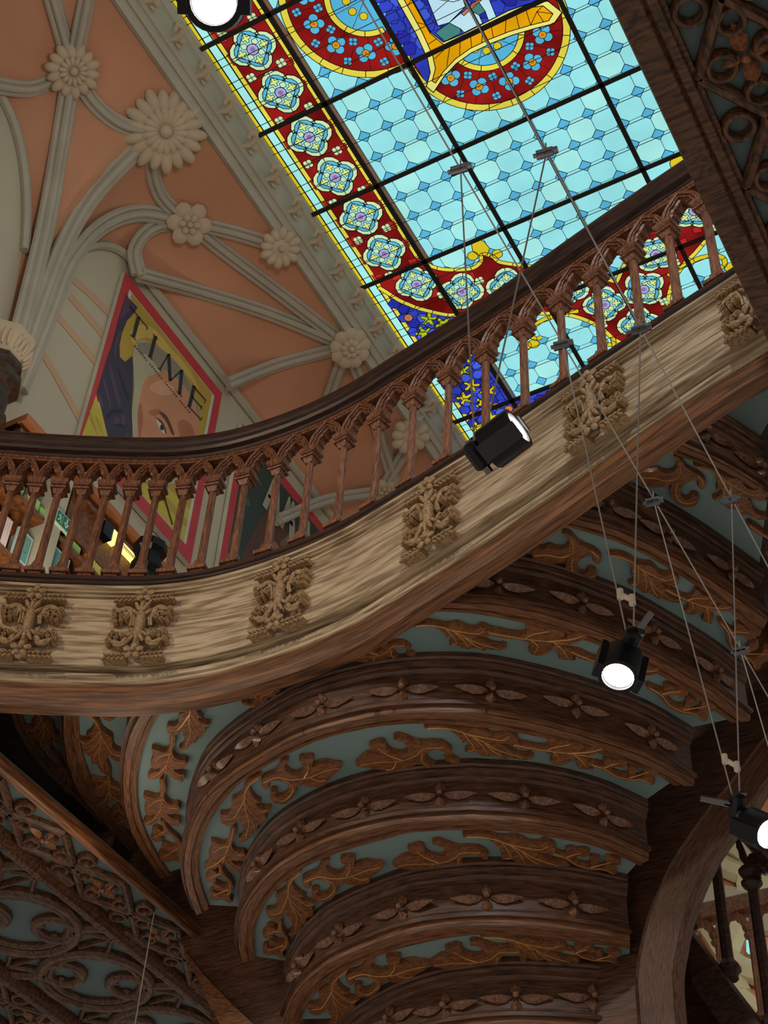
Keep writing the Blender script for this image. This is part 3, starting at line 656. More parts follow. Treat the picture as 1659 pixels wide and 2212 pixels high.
px([(905, 1488), (945, 1510), (985, 1560), (1008, 1630), (985, 1645), (945, 1595), (918, 1535)], 'white', 3.7, 1); px([(968+20*math.cos(k), 1582+30*math.sin(k)) for k in np.linspace(0, 6.28, 12)[:-1]], 'ink', 4)
px([(895, 1478), (945, 1500), (990, 1555), (1012, 1640), (1000, 1640), (978, 1570), (935, 1515)], 'brown2', 4.2, 1); px([(940, 1425), (1000, 1450), (1045, 1525), (1090, 1650), (1062, 1640), (1015, 1530), (960, 1460)], 'brown2', 4, 1)
px([(1190, 1720), (1260, 1700), (1290, 1760), (1240, 1790)], 'white', 3.7, 1); px([(1235+18*math.cos(k), 1745+26*math.sin(k)) for k in np.linspace(0, 6.28, 12)[:-1]], 'ink', 4)
f.poly([(.52, .28), (.535, .285), (.80, .085), (.79, .08)], 'ink', 4)
f.build('portrait_print', PM, t, 0)
f = Flat(4.91, 6.28, 7.61, 9.55)
def stroke(p0, p1, w):
    p0, p1 = np.array(p0, float), np.array(p1, float); v = p1-p0; v /= np.linalg.norm(v); m = np.array([-v[1], v[0]])*w/2; px([p0+m, p1+m, p1-m, p0-m], 'ink', 5)
for s_ in (((738, 480), (685, 680), 34), ((650, 372), (826, 588), 8), ((650, 372), (664, 400), 8), ((826, 588), (818, 612), 8), ((655, 655), (712, 712), 7), ((905, 672), (850, 884), 34), ((880, 648), (928, 706), 7), ((828, 860), (876, 912), 7),
  ((948, 1004), (1036, 850), 14), ((1036, 850), (1050, 1118), 30), ((1050, 1118), (1166, 1010), 14), ((1166, 1010), (1144, 1250), 32), ((930, 985), (966, 1024), 7), ((1120, 1220), (1168, 1276), 7),
  ((1290, 1170), (1240, 1376), 34), ((1270, 1158), (1404, 1310), 9), ((1404, 1310), (1392, 1340), 8), ((1264, 1270), (1366, 1384), 9), ((1366, 1366), (1360, 1404), 8), ((1222, 1360), (1358, 1506), 9), ((1358, 1506), (1368, 1476), 8)): stroke(*s_)
for k in range(30):
    if k % 8 != 7: x, y = 700+18.5*k, 770+22.5*k; stroke((x, y), (x+9, y+11), 9+4*(k % 2))
f.build('heading', PM, t, 0)
t = poster(6.60, 8.0, 7.55, 9.50, 'red bordered dark green magazine poster of a brown face, half hidden by balusters')
f = Flat(6.60, 8.0, 7.55, 9.50); f.frame(0, .06, 'red', .5); f.build('red_border', PM, t, 0)
f = Flat(6.60, 8.0, 7.55, 9.50); f.poly([(.06, .06), (.94, .06), (.94, .94), (.06, .94)], 'green', 1)
rr = random.Random(8)
for k in range(14):
    a, b = rr.uniform(.08, .7), rr.uniform(.1, .85); f.poly([(a+rr.uniform(-.07, .07), b+rr.uniform(-.05, .05)) for _ in range(3)], 'green2', 1.4)
f.poly(cr([(.20, .06), (.18, .30), (.30, .62), (.44, .74), (.60, .70), (.74, .48), (.80, .06)], 4, True), 'brown2', 1.8)
f.poly(cr([(.34, .06), (.34, .34), (.42, .56), (.54, .58), (.64, .44), (.66, .06)], 4, True), 'brownskin', 2.2)
f.poly([(.44, .40), (.52, .42), (.56, .38), (.46, .37)], 'ink', 2.6); f.poly([(.58, .36), (.64, .38), (.64, .33)], 'ink', 2.6)
f.poly([(.52, .62), (.62, .74), (.90, .30), (.84, .22)], 'cloth', 2.4)
for a in (.30, .48, .66):
    f.poly([(a, .70), (a+.05, .70), (a+.11, .92), (a+.07, .92)], 'grey', 3); f.poly([(a+.12, .70), (a+.19, .70), (a+.14, .92), (a+.09, .92)], 'grey', 3); f.poly([(a+.04, .78), (a+.15, .78), (a+.14, .80), (a+.05, .80)], 'grey', 3)
f.build('portrait_print', PM, t, 0)
# ================================================================ gallery front: fascia, soffit, balustrade
HB = 4.5
_br = [(0, 1232), (100, 1237), (200, 1240), (260, 1242), (350, 1242), (450, 1230), (550, 1200), (650, 1167), (750, 1120), (830, 1070), (930, 1007), (1045, 940), (1130, 880), (1280, 777), (1455, 655), (1580, 580)]
_G = [np.array(at_h(p, HB)) for p in _br]
_G = [np.array((-5.34, 2.48)), np.array((-5.0, 2.72)), np.array((-4.60, 2.99)), np.array((-4.27, 3.20))]+_G+[np.array((-.30, 3.185)), np.array((.15, 3.04))]
# fair the hand-read points a little
_G = [_G[0]]+[(_G[i-1]+2*_G[i]+_G[i+1])/4 for i in range(1, len(_G)-1)]+[_G[-1]]
GC = resample(cr(_G, 8), 180)
GT = np.gradient(GC, axis=0); GT /= np.linalg.norm(GT, axis=1)[:, None]
GN = np.c_[GT[:, 1], -GT[:, 0]]; PATH = list(zip(GC, GN))
GS = np.r_[0, np.cumsum(np.linalg.norm(np.diff(GC, axis=0), axis=1))]
def on_g(s):
    return (np.array([np.interp(s, GS, GC[:, k]) for k in (0, 1)]), np.array([np.interp(s, GS, GT[:, k]) for k in (0, 1)]), np.array([np.interp(s, GS, GN[:, k]) for k in (0, 1)]))
def s_of(xy):
    i = int(np.argmin(np.linalg.norm(GC-np.array(xy), axis=1))); return GS[i]+float((np.array(xy)-GC[i])@GT[i])
def gf(s0):
    """frame on the curve: (along, up, out) -> world"""
    def fn(a, b, c):
        p, t, n = on_g(s0+a); return (p[0]+n[0]*c, p[1]+n[1]*c, CZ+b)
    return fn
def kf(x): return 1-.225*min(1, max(0, (x+2.35)/1.6))   # the front board gets shallower towards the beam
def fsweep(mb, prof):
    pr = len(prof); N = len(PATH); vs = [(p[0]+n[0]*a, p[1]+n[1]*a, CZ+4.45+(h-4.45)*kf(p[0])) for p, n in PATH for a, h in prof]
    mb.grain(len(mb.v), [(GS[i], a, h) for i in range(N) for a, h in prof])
    mb.add(vs, [(i*pr+k, i*pr+(k+1) % pr, (i+1)*pr+(k+1) % pr, (i+1)*pr+k) for i in range(N-1) for k in range(pr)]+[tuple(range(pr))[::-1], tuple((N-1)*pr+k for k in range(pr))])
def kx(x): return 1-.105*min(1, max(0, (x+2.3)/1.7))
fas = thing('gallery_fascia', 'pale oak gallery front with carved ornaments below the balusters', 'gallery front', None, (-2.2, 3.7, CZ+3.9))
g = MB(); fsweep(g, [(-.13, 4.42), (.016, 4.42), (.020, 4.412), (.020, 4.400), (.006, 4.397), (.006, 4.386), (-.004, 4.383), (-.004, 4.374), (-.016, 4.371), (-.016, 4.006), (-.020, 4.002), (-.066, 4.000), (-.064, 3.994), (-.054, 3.988), (-.050, 3.976), (-.052, 3.962), (-.060, 3.955), (-.055, 3.950), (-.055, 3.938), (-.064, 3.932), (-.13, 3.932)]); g.build('fascia_board', 'fascia', fas, 18)
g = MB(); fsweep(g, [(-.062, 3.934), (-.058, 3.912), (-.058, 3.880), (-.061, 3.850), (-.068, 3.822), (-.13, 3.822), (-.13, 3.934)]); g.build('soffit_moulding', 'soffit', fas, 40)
def ornament(s0):
    g = MB(); fn0 = gf(s0); O = 4.185
    k_ = kf(on_g(s0)[0][0]); fn = lambda a, b, c: fn0(a*1.06, 4.45+(O+b-4.45)*k_, -.015+c)
    V = lambda a, b, c: Vector(fn(a, b, c))
    def blob(a, b, c, ra, rb, rc, rot=0):
        c0 = V(a, b, c); x = (V(a+.01, b, c)-c0)*100; y = Vector((0, 0, 1)); z = (V(a, b, c+.01)-c0)*100
        d1 = x*math.cos(rot)+y*math.sin(rot); d2 = y*math.cos(rot)-x*math.sin(rot); g.blob(c0, d1*ra, d2*rb, z*rc, 0, 8, 5)
    def tube(pts, r, n=7): g.tube([fn(*p) for p in pts], r, n)
    def plug(a, b, r, h=.05):
        c0 = V(a, b, 0); z = (V(a, b, .01)-c0).normalized(); g.lathe([(r, -.005), (r, h*.85), (r*.86, h), (r*.62, h*.98), (r*.55, h*.86), (r*.34, h*.86), (r*.25, h*1.04), (.001, h*1.08)], c0, z, 12)
    # stalk with two sheaths
    tube([(0, -.135, .03), (0, -.06, .034), (0, .02, .036), (0, .10, .034), (0, .15, .03)], [.014, .020, .023, .018, .014], 10)
    for b, sg in ((.075, 1), (-.055, -1)):
        for k in (-1, 0, 1):
            blob(k*.018, b+.018*sg, .05, .010, .034, .012, -k*.45*sg); blob(k*.028, b-.004*sg, .042, .009, .024, .010, -k*.8*sg)
    for b in (.165, -.150):     # five-petalled flowers
        for k in range(5):
            an = .3+k*2*math.pi/5; blob(.026*math.cos(an), b+.026*math.sin(an), .052, .020, .014, .010, an)
        blob(0, b, .062, .011, .011, .012)
    for sg in (-1, 1):          # leafy bars top and bottom
        for b, w in ((.148, 1), (-.172, -1)):
            g.prism([(sg*.028, b-.016), (sg*.120, b-.012), (sg*.126, b), (sg*.118, b+.014), (sg*.028, b+.016)][::sg], lambda a, bb, c: fn(a, bb, c), -.005, .036, 0, .003)
            for k in range(5):
                a = sg*(.036+.019*k); blob(a, b+.010, .040, .014, .0055, .010, sg*.6); blob(a+sg*.004, b-.010, .040, .014, .0055, .010, -sg*.6)
        for vs in (1, -1):      # C scrolls with their clusters of knobs
            pts = [(sg*.034, .012*vs, .018), (sg*.032, .055*vs, .026), (sg*.042, .088*vs, .03), (sg*.064, .106*vs, .03), (sg*.088, .100*vs, .03), (sg*.098, .080*vs, .03)]
            tube([tuple(p) for p in cr(pts, 4)], .0085); tube([tuple(p) for p in cr([(a+sg*.010, b*.96-.004*vs, c+.006) for a, b, c in pts], 4)], .0055)
            for a, b, r in ((.062, .050, .015), (.084, .036, .011), (.106, .030, .011), (.112, .054, .013), (.088, .060, .011), (.116, .082, .014), (.092, .082, .010)): plug(sg*a, b*vs, r, .036+.008*(r > .0125))
            blob(sg*.078, .094*vs, .034, .024, .012, .010, sg*vs*-.4); blob(sg*.050, .078*vs, .034, .012, .022, .010, sg*vs*-.5)
    return g.build('carved_ornament', 'carving', fas, 40)
ORN = [(60, 1335), (300, 1345), (600, 1280), (930, 1120), (1275, 885), (1640, 672)]
for p in ORN: ornament(s_of(at_h(p, 4.19)))
# ---- balustrade
bal = thing('balustrade', 'dark wooden balustrade with pointed arches curving along the gallery edge', 'balustrade', None, (-2.2, 3.75, CZ+4.42))
g = MB(); g.sweep(PATH, [(-.125, 4.5), (-.006, 4.5), (0, 4.494), (0, 4.474), (-.010, 4.468), (-.012, 4.456), (.004, 4.448), (.006, 4.436), (-.006, 4.428), (-.012, 4.42), (-.125, 4.42)]); g.build('bottom_rail', 'rail', bal, 30)
def ksweep(mb, prof):
    pr = len(prof); vs = []
    for p, n in PATH:
        k = kx(p[0])
        vs += [(p[0]+n[0]*a, p[1]+n[1]*a, CZ+HB+(h-HB)*k) for a, h in prof]
    N = len(PATH); mb.grain(len(mb.v), [(GS[i], a, h) for i in range(N) for a, h in prof]); mb.add(vs, [(i*pr+k, i*pr+(k+1) % pr, (i+1)*pr+(k+1) % pr, (i+1)*pr+k) for i in range(N-1) for k in range(pr)]+[tuple(range(pr))[::-1], tuple((N-1)*pr+k for k in range(pr))])
g = MB(); ksweep(g, [(-.115, 5.268), (-.020, 5.268), (-.016, 5.282), (.006, 5.288), (.014, 5.302), (.008, 5.314), (.018, 5.322), (.026, 5.345), (.024, 5.372), (.006, 5.394), (-.02, 5.405), (-.10, 5.408), (-.135, 5.39), (-.14, 5.35), (-.12, 5.32)]); g.build('handrail', 'rail', bal, 30)
g = MB(); ksweep(g, [(-.088, 5.270), (-.024, 5.270), (-.024, 5.258), (-.032, 5.254), (-.032, 5.244), (-.088, 5.244)]); g.build('arcade_rail', 'baluster', bal, 30)
_bb = [(15, 1225), (67, 1225), (120, 1227), (175, 1230), (232, 1232), (290, 1235), (350, 1235), (415, 1227), (482, 1212), (557, 1192), (630, 1167), (705, 1135), (785, 1097), (865, 1050), (945, 997), (1027, 945), (1110, 885), (1195, 825), (1280, 770), (1365, 712), (1447, 660), (1532, 602)]
SB = [s_of(at_h(p, HB))+.0 for p in _bb]; SB = [SB[0]-.11*k for k in range(13, 0, -1)]+SB+[SB[-1]+.17, SB[-1]+.34, SB[-1]+.51]
SB = [SB[0]]+[(SB[i-1]+4*SB[i]+SB[i+1])/6 for i in range(1, len(SB)-1)]+[SB[-1]]
NB = -.056
def baluster(s0):
    p, t, n = on_g(s0); k = kx(p[0]); c = np.array([p[0]+n[0]*NB, p[1]+n[1]*NB]); T = Vector((t[0], t[1], 0)); N = Vector((n[0], n[1], 0)); g = MB(); hh = lambda h: CZ+HB+(h-HB)*k
    def sq(prof):   # square section
        vs = []
        for r, h in prof:
            for a, b in ((-1, -1), (1, -1), (1, 1), (-1, 1)): q_ = Vector((c[0], c[1], hh(h)))+T*(a*r)+N*(b*r); vs.append(q_)
        m = len(prof); g.add(vs, [(i*4+j, i*4+(j+1) % 4, (i+1)*4+(j+1) % 4, (i+1)*4+j) for i in range(m-1) for j in range(4)]+[(3, 2, 1, 0), tuple((m-1)*4+j for j in range(4))])
    sq([(.031, 4.495), (.031, 4.527)]); sq([(.043, 4.527), (.044, 4.545), (.036, 4.551), (.024, 4.572), (.019, 4.60)])
    g.lathe([(.0245, 4.565-HB), (.0245, 4.60-HB), (.0215, 4.70-HB), (.020, 5.00-HB), (.0225, 5.012-HB)], (c[0], c[1], hh(HB)), (0, 0, k), 8, 0, tuple(T)) if False else g.lathe([(.0215, (4.568-HB)*k), (.0205, (4.60-HB)*k), (.0188, (4.70-HB)*k), (.0172, (5.030-HB)*k), (.020, (5.045-HB)*k)], (c[0], c[1], CZ+HB), (0, 0, 1), 8, 0, tuple(T))
    sq([(.018, 5.035), (.024, 5.052), (.027, 5.062)]); sq([(.036, 5.062), (.038, 5.069), (.031, 5.078)]); sq([(.026, 5.075), (.024, 5.090)]); sq([(.030, 5.088), (.040, 5.097), (.042, 5.112), (.040, 5.118)])
    return g.build('baluster', 'baluster', bal, 30)
for s0 in SB: baluster(s0)
INN = [(.205, 0), (.205, .14), (.215, .32), (.265, .40), (.250, .50), (.262, .66), (.310, .78), (.385, .82), (.375, .90), (.415, 1.02), (.5, 1.20)]
OUT = [(.00, 0), (.005, .20), (.02, .42), (.05, .62), (.09, .80), (.13, .96), (.18, 1.10), (.245, 1.25), (.31, 1.38), (.40, 1.55), (.5, 1.72)]
def arch(sa, sb):
    w = sb-sa; fn0 = gf(sa); hgt = .080
    pm = on_g((sa+sb)/2)[0]; k = kx(pm[0]); g = MB()
    P = lambda a, b, c: fn0(a*w, HB+(min(5.115+b*hgt, 5.252)-HB)*k, c)
    for sg in (0, 1):
        I = [(a if sg == 0 else 1-a, b) for a, b in INN]; O = [(a if sg == 0 else 1-a, b) for a, b in OUT]; m = len(I)
        I = [tuple(p) for p in cr(I, 2)]; O = [tuple(p) for p in cr(O, 2)]; m = len(I); vs = []
        for (a, b), (c, d) in zip(I, O): 
            e = (a*.55+c*.45, b*.55+d*.45)
            vs += [P(a, b, -.086), P(a, b, -.040), P(e[0], e[1], -.030), P(c, d, -.024), P(c, d, -.086)]
        g.add(vs, [(i*5+j, i*5+(j+1) % 5, (i+1)*5+(j+1) % 5, (i+1)*5+j) for i in range(m-1) for j in range(5)]+[(4, 3, 2, 1, 0), tuple((m-1)*5+j for j in range(5))])
        for f, cc, r in ((.36, -.026, .0042), (.72, -.022, .0045), (1.0, -.024, .0045)):
            g.tube([P(a*(1-f)+c*f, b*(1-f)+d*f, cc) for (a, b), (c, d) in zip(I, O)], r, 5)
    return g.build('arch', 'baluster', bal, 30)
for a, b in zip(SB[:-1], SB[1:]): arch(a, b)
# ================================================================ underside of the staircase
TL, TU, MTOP = {}, {}, {}
TL['B']=[(451,1964),(433,1911),(428,1864),(439,1804),(469,1751),(512,1698),(565,1662),(632,1625),(714,1592),(850,1566),(983,1567),(1115,1583),(1248,1615),(1400,1665),(1454,1697)]
TU['B']=[(423,1977),(403,1924),(396,1864),(409,1798),(436,1738),(482,1692),(539,1652),(632,1599),(731,1566),(850,1543),(1016,1540),(1148,1562),(1281,1598),(1400,1641),(1500,1697)]
MTOP['B']=[(406,1798),(403,1758),(409,1712),(429,1659),(472,1599),(532,1546),(598,1499),(681,1465),(850,1427),(1016,1424),(1115,1436),(1215,1456),(1365,1510),(1497,1577)]
TL['C']=[(549,2075),(549,2015),(566,1965),(599,1922),(649,1879),(732,1843),(831,1814),(900,1798),(1066,1794),(1198,1811),(1298,1833),(1381,1871)]
TU['C']=[(523,2078),(513,2038),(520,1985),(543,1939),(589,1886),(665,1839),(748,1806),(864,1780),(1000,1770),(1033,1770),(1165,1780),(1298,1811),(1402,1856)]
MTOP['C']=[(523,1952),(525,1912),(536,1866),(559,1816),(609,1766),(675,1726),(732,1700),(850,1668),(933,1653),(1049,1655),(1181,1675),(1281,1699),(1387,1728)]
TL['D']=[(646,2212),(662,2174),(695,2131),(748,2095),(831,2061),(914,2038),(1033,2020),(1165,2027),(1265,2038),(1361,2051)]
TU['D']=[(612,2211),(626,2171),(656,2128),(715,2081),(815,2038),(900,2012),(1033,1998),(1165,2002),(1265,2015),(1361,2035)]
MTOP['D']=[(622,2081),(636,2045),(662,2005),(715,1959),(782,1922),(864,1896),(947,1879),(1033,1872),(1165,1876),(1265,1892),(1348,1912)]
MTOP['E']=[(738,2210),(782,2174),(864,2128),(947,2101),(1000,2091),(1099,2081),(1231,2085),(1361,2098)]
TL['A']=[(366,1892),(325,1824),(301,1763),(295,1697),(304,1637),(322,1583),(344,1543),(362,1513),(910,1320),(1016,1326),(1115,1343),(1215,1368),(1314,1403),(1389,1439),(1487,1497),(1580,1562)]
TU['A']=[(347,1899),(298,1827),(274,1769),(265,1706),(267,1646),(277,1595),(298,1549),(316,1513),(950,1301),(1045,1305),(1100,1312),(1167,1325),(1235,1345),(1319,1376),(1380,1402),(1457,1445),(1549,1500),(1621,1556)]
MTOP['A']=[(271,1570),(286,1516),(1100,1205),(1201,1226),(1268,1248),(1336,1278),(1403,1312),(1471,1352),(1610,1439)]
TL['AA']=[(291,1816),(226,1739),(193,1676),(175,1619),(169,1564),(170,1513),(1215,1135),(1336,1173),(1437,1224),(1538,1291),(1639,1376)]
TU['AA']=[(283,1842),(181,1730),(151,1667),(137,1601),(136,1549),(137,1504),(1241,1120),(1336,1146),(1437,1194),(1538,1254),(1659,1339)]
MTOP['AA']=[(1336,1049),(1437,1099),(1538,1160),(1659,1251)]
TL['AAA']=[(223,1763),(169,1706),(112,1652),(69,1595),(45,1546),(33,1492),(1454,981),(1538,1015),(1659,1086)]
TU['AAA']=[(223,1783),(166,1730),(99,1667),(54,1610),(27,1556),(8,1492),(1471,961),(1572,1008),(1659,1062)]
ZL = {'A4': 4.665, 'AAA': 4.385, 'AA': 4.12, 'A': 3.8625, 'B': 3.60, 'C': 3.35, 'D': 3.08, 'E': 2.82}
ORDER = ['A4', 'AAA', 'AA', 'A', 'B', 'C', 'D', 'E']
def plan(pts, h): return [np.array(at_h(p, h)) for p in pts]
stc = thing('staircase', 'carved wooden underside of the staircase, rounded steps with blue panels', 'staircase', None, (-2.6, 4.6, CZ+2.8))
def wings(pts):
    """split a hand-read edge where the gallery hides its middle"""
    out = [[pts[0]]]
    for a, b in zip(pts[:-1], pts[1:]):
        if math.dist(a, b) > 300: out.append([])
        out[-1].append(b)
    return out
EDGE = {}
for k in ('AAA', 'AA', 'A', 'B', 'C', 'D'):
    for nm, D in (('TL', TL), ('TU', TU)):
        EDGE[k, nm] = [cr(plan(w, ZL[k]), 4) for w in wings(D[k])]
EDGE['E', 'TU'] = [cr(plan(MTOP['E'], ZL['D']), 4)]
EDGE['E', 'TL'] = [[p+np.array((0, .06)) for p in EDGE['E', 'TU'][0]]]
# ends run back to the side boards
YB = 5.16
def back(p, d): return p+d*((YB-p[1])/d[1]) if d[1] > .2 else p+np.array((0, max(0, YB-p[1])))
steps = {}
SOFA = [(362, 1508), (450, 1500), (540, 1482), (600, 1464), (700, 1428), (830, 1353), (910, 1314)]
for i, k in enumerate(ORDER[1:]):
    up = ORDER[i]; z0, z1 = ZL[k], ZL[up]; steps[k] = []
    for w, (U, L) in enumerate(zip(EDGE[k, 'TU'], EDGE[k, 'TL'])):
        g = MB(); tm = MB(); md = MB(); U = np.array(U); L = np.array(L); n = len(U)
        Lg = np.r_[0, np.cumsum(np.linalg.norm(np.diff(U, axis=0), axis=1))]; g.grain(0, [(x, 0, z0) for x in Lg]+[(x, 0, z1) for x in Lg])
        g.add([(p[0], p[1], CZ+z0) for p in U]+[(p[0], p[1], CZ+z1+.01) for p in U], [(j, j+1, n+j+1, n+j) for j in range(n-1)])
        # trim: a moulded lip along the foot of the riser
        m = 40; Lr = resample(L, m); Ur = resample(U, m); vs = []
        prof = ((0, 0.030), (0, 0.004), (.30, 0), (.34, .010), (.46, .010), (.50, 0), (.94, 0), (1.02, .010), (1.02, .045), (.96, .055))
        for a, b in zip(Lr, Ur):
            for f, h in prof: q_ = a*(1-f)+b*f; vs.append((q_[0], q_[1], CZ+z0-.002+h))
        q_ = len(prof); Lt = np.r_[0, np.cumsum(np.linalg.norm(np.diff(Ur, axis=0), axis=1))]; tm.grain(0, [(x, f*.08+i*.3, h) for x in Lt for f, h in prof]); tm.add(vs, [(j*q_+c, j*q_+(c+1) % q_, (j+1)*q_+(c+1) % q_, (j+1)*q_+c) for j in range(m-1) for c in range(q_)]+[tuple(range(q_))[::-1], tuple((m-1)*q_+c for c in range(q_))])
        T = np.gradient(Ur, axis=0); T /= np.linalg.norm(T, axis=1)[:, None]+1e-9; N = np.c_[T[:, 1], -T[:, 0]]; pth = list(zip(Ur, N))
        r = g.build('riser', 'stair', stc, 50); tm.build('edge_trim', 'trim', stc, 35); steps[k].append(r)
        md.sweep(pth, [(-.01, z1+.02), (.022, z1+.02), (.026, z1-.006), (.018, z1-.014), (.024, z1-.026), (.020, z1-.040), (.012, z1-.044), (.012, z1-.058), (.004, z1-.068), (-.01, z1-.075)]); md.build('top_moulding', 'stair', r, 35); md = MB()
        md.sweep(pth, [(-.01, z0+.075), (.006, z0+.066), (.008, z0+.056), (.020, z0+.046), (.020, z0+.03), (-.01, z0+.03)]); md.build('fillet', 'stair', r, 35)
# blue soffit panel of each tread, hung between its lip and the riser below
PAN = {}
for i, k in enumerate(ORDER[:-1]):
    z = ZL[k]; lo = ORDER[i+1]; g = MB(); far = EDGE[lo, 'TU']; N_ = EDGE.get((k, 'TL'))
    if k == 'A4': polys = [(plan([(1452, 968), (1560, 905), (1720, 815)], z), far[1])]
    elif k == 'A': polys = [(list(N_[0])+plan(SOFA, z)[1:-1]+list(N_[1]), far[0])]
    elif k == 'AA': polys = [(N_[0], far[0]), (plan([(950, 1292), (1030, 1252), (1110, 1196), (1180, 1146)], z)+list(N_[1]), far[-1])]
    elif k == 'AAA': polys = [(N_[0], far[0]), (plan([(1235, 1120), (1320, 1070), (1400, 1012)], z)+list(N_[1]), far[-1])]
    else: polys = [(N_[0], far[0])]
    for nr, fr in polys:
        g = MB(); m = 60; A = resample(nr, m); B = resample(fr, m)
        vs = [(a[0], a[1], CZ+z+.022) for a in A]+[(b[0], b[1], CZ+z+.022) for b in B]+[(a[0], a[1], CZ+z+.03) for a in A]+[(b[0], b[1], CZ+z+.03) for b in B]
        g.add(vs, [(j, j+1, m+j+1, m+j) for j in range(m-1)]+[(2*m+j+1, 2*m+j, 3*m+j, 3*m+j+1) for j in range(m-1)]+[(0, m, 3*m, 2*m), (m-1, 2*m-1, 4*m-1, 3*m-1)])
        PAN[k] = g.build('tread_panel', 'blue', stc, 0)
# ---- carved foliage, cut from board and fixed under the blue panels
def traced(pts, off, sc, k, base, tip):
    """outline read from one carving, as (along, across) of its own length"""
    f = lambda p: np.array(at_h((off[0]+p[0]/sc, off[1]+p[1]/sc), ZL[k])); B = f(base); T = f(tip); d = T-B; L = np.linalg.norm(d); d /= L; e = np.array([-d[1], d[0]])
    return [((f(p)-B)@d/L, (f(p)-B)@e/L) for p in pts]
R1 = ((300, 1400), 3.0164)
LEAF_S = traced([(205, 548), (197, 600), (197, 640), (180, 668), (150, 668), (115, 655), (85, 650), (83, 668), (98, 695), (85, 720), (75, 750), (88, 778), (118, 785), (140, 775), (128, 795), (90, 800), (62, 822), (57, 842), (85, 850), (120, 846), (150, 830), (168, 812), (180, 800), (195, 818), (215, 838), (245, 855), (270, 862), (284, 876), (296, 850), (300, 822), (270, 815), (245, 800), (228, 782), (250, 785), (285, 780), (310, 765), (318, 742), (300, 722), (270, 722), (240, 708), (225, 685), (224, 655), (240, 620), (240, 570), (232, 548)], *R1, 'A', (220, 550), (175, 860))
LEAF_B = traced([(800, 826), (760, 838), (715, 865), (690, 900), (675, 945), (640, 970), (610, 985), (605, 1020), (610, 1050), (590, 1075), (560, 1080), (535, 1080), (528, 1105), (540, 1135), (575, 1155), (610, 1150), (640, 1130), (655, 1105), (660, 1140), (680, 1170), (685, 1200), (670, 1230), (650, 1240), (655, 1260), (685, 1258), (715, 1245), (735, 1220), (755, 1190), (775, 1200), (785, 1170), (780, 1150), (825, 1130), (835, 1100), (830, 1075), (865, 1045), (830, 1042), (790, 1034), (765, 1006), (800, 1006), (770, 985), (740, 950), (725, 910), (740, 880), (780, 850)], *R1, 'B', (795, 830), (665, 1258))
LEAF_T = traced([(800, 855), (840, 830), (880, 815), (905, 790), (920, 750), (945, 728), (975, 730), (970, 745), (955, 760), (960, 785), (985, 810), (1020, 822), (1060, 810), (1075, 780), (1065, 755), (1045, 740), (1050, 718), (1090, 712), (1135, 712), (1140, 735), (1130, 770), (1160, 760), (1210, 745), (1270, 755), (1325, 765), (1300, 800), (1260, 830), (1235, 850), (1230, 880), (1180, 900), (1120, 903), (1070, 890), (1030, 900), (1028, 930), (1010, 970), (970, 1005), (920, 1015), (870, 1000), (855, 970), (858, 935), (880, 925), (905, 935), (890, 955), (910, 970), (945, 965), (970, 945), (980, 915), (965, 880), (930, 865), (890, 860), (860, 870), (845, 890), (855, 905), (835, 920), (810, 910), (798, 890)], *R1, 'B', (800, 880), (1325, 765))
CURL = traced([(515, 1405), (530, 1395), (545, 1410), (550, 1440), (575, 1475), (600, 1500), (615, 1530), (622, 1560), (605, 1590), (595, 1615), (615, 1640), (600, 1652), (580, 1648), (560, 1635), (530, 1630), (505, 1635), (475, 1630), (458, 1610), (460, 1585), (480, 1575), (515, 1590), (550, 1595), (575, 1585), (560, 1572), (525, 1570), (490, 1562), (485, 1545), (500, 1530), (540, 1545), (572, 1550), (582, 1530), (568, 1502), (540, 1478), (520, 1485), (502, 1495), (510, 1508), (490, 1518), (465, 1520), (440, 1510), (435, 1490), (455, 1475), (450, 1455), (470, 1438), (500, 1445), (512, 1458), (522, 1440)], *R1, 'B', (522, 1400), (560, 1650))
SPIR = traced([(345, 165), (380, 165), (430, 180), (470, 230), (500, 280), (560, 320), (620, 350), (680, 390), (715, 440), (710, 490), (680, 525), (650, 520), (620, 490), (630, 460), (625, 435), (590, 425), (540, 440), (490, 470), (460, 510), (450, 560), (470, 610), (510, 625), (545, 610), (560, 580), (600, 575), (640, 600), (640, 650), (610, 690), (560, 715), (490, 715), (420, 690), (360, 640), (330, 580), (325, 520), (350, 470), (300, 490), (200, 505), (100, 505), (0, 470), (0, 340), (60, 330), (130, 330), (200, 310), (260, 340), (330, 345), (380, 320), (400, 280), (395, 230), (365, 195)], (1380, 950), 4.914, 'AAA', (0, 410), (700, 600))
def tv(lines, off, sc, k, base, tip): return [traced(l, off, sc, k, base, tip) for l in lines]
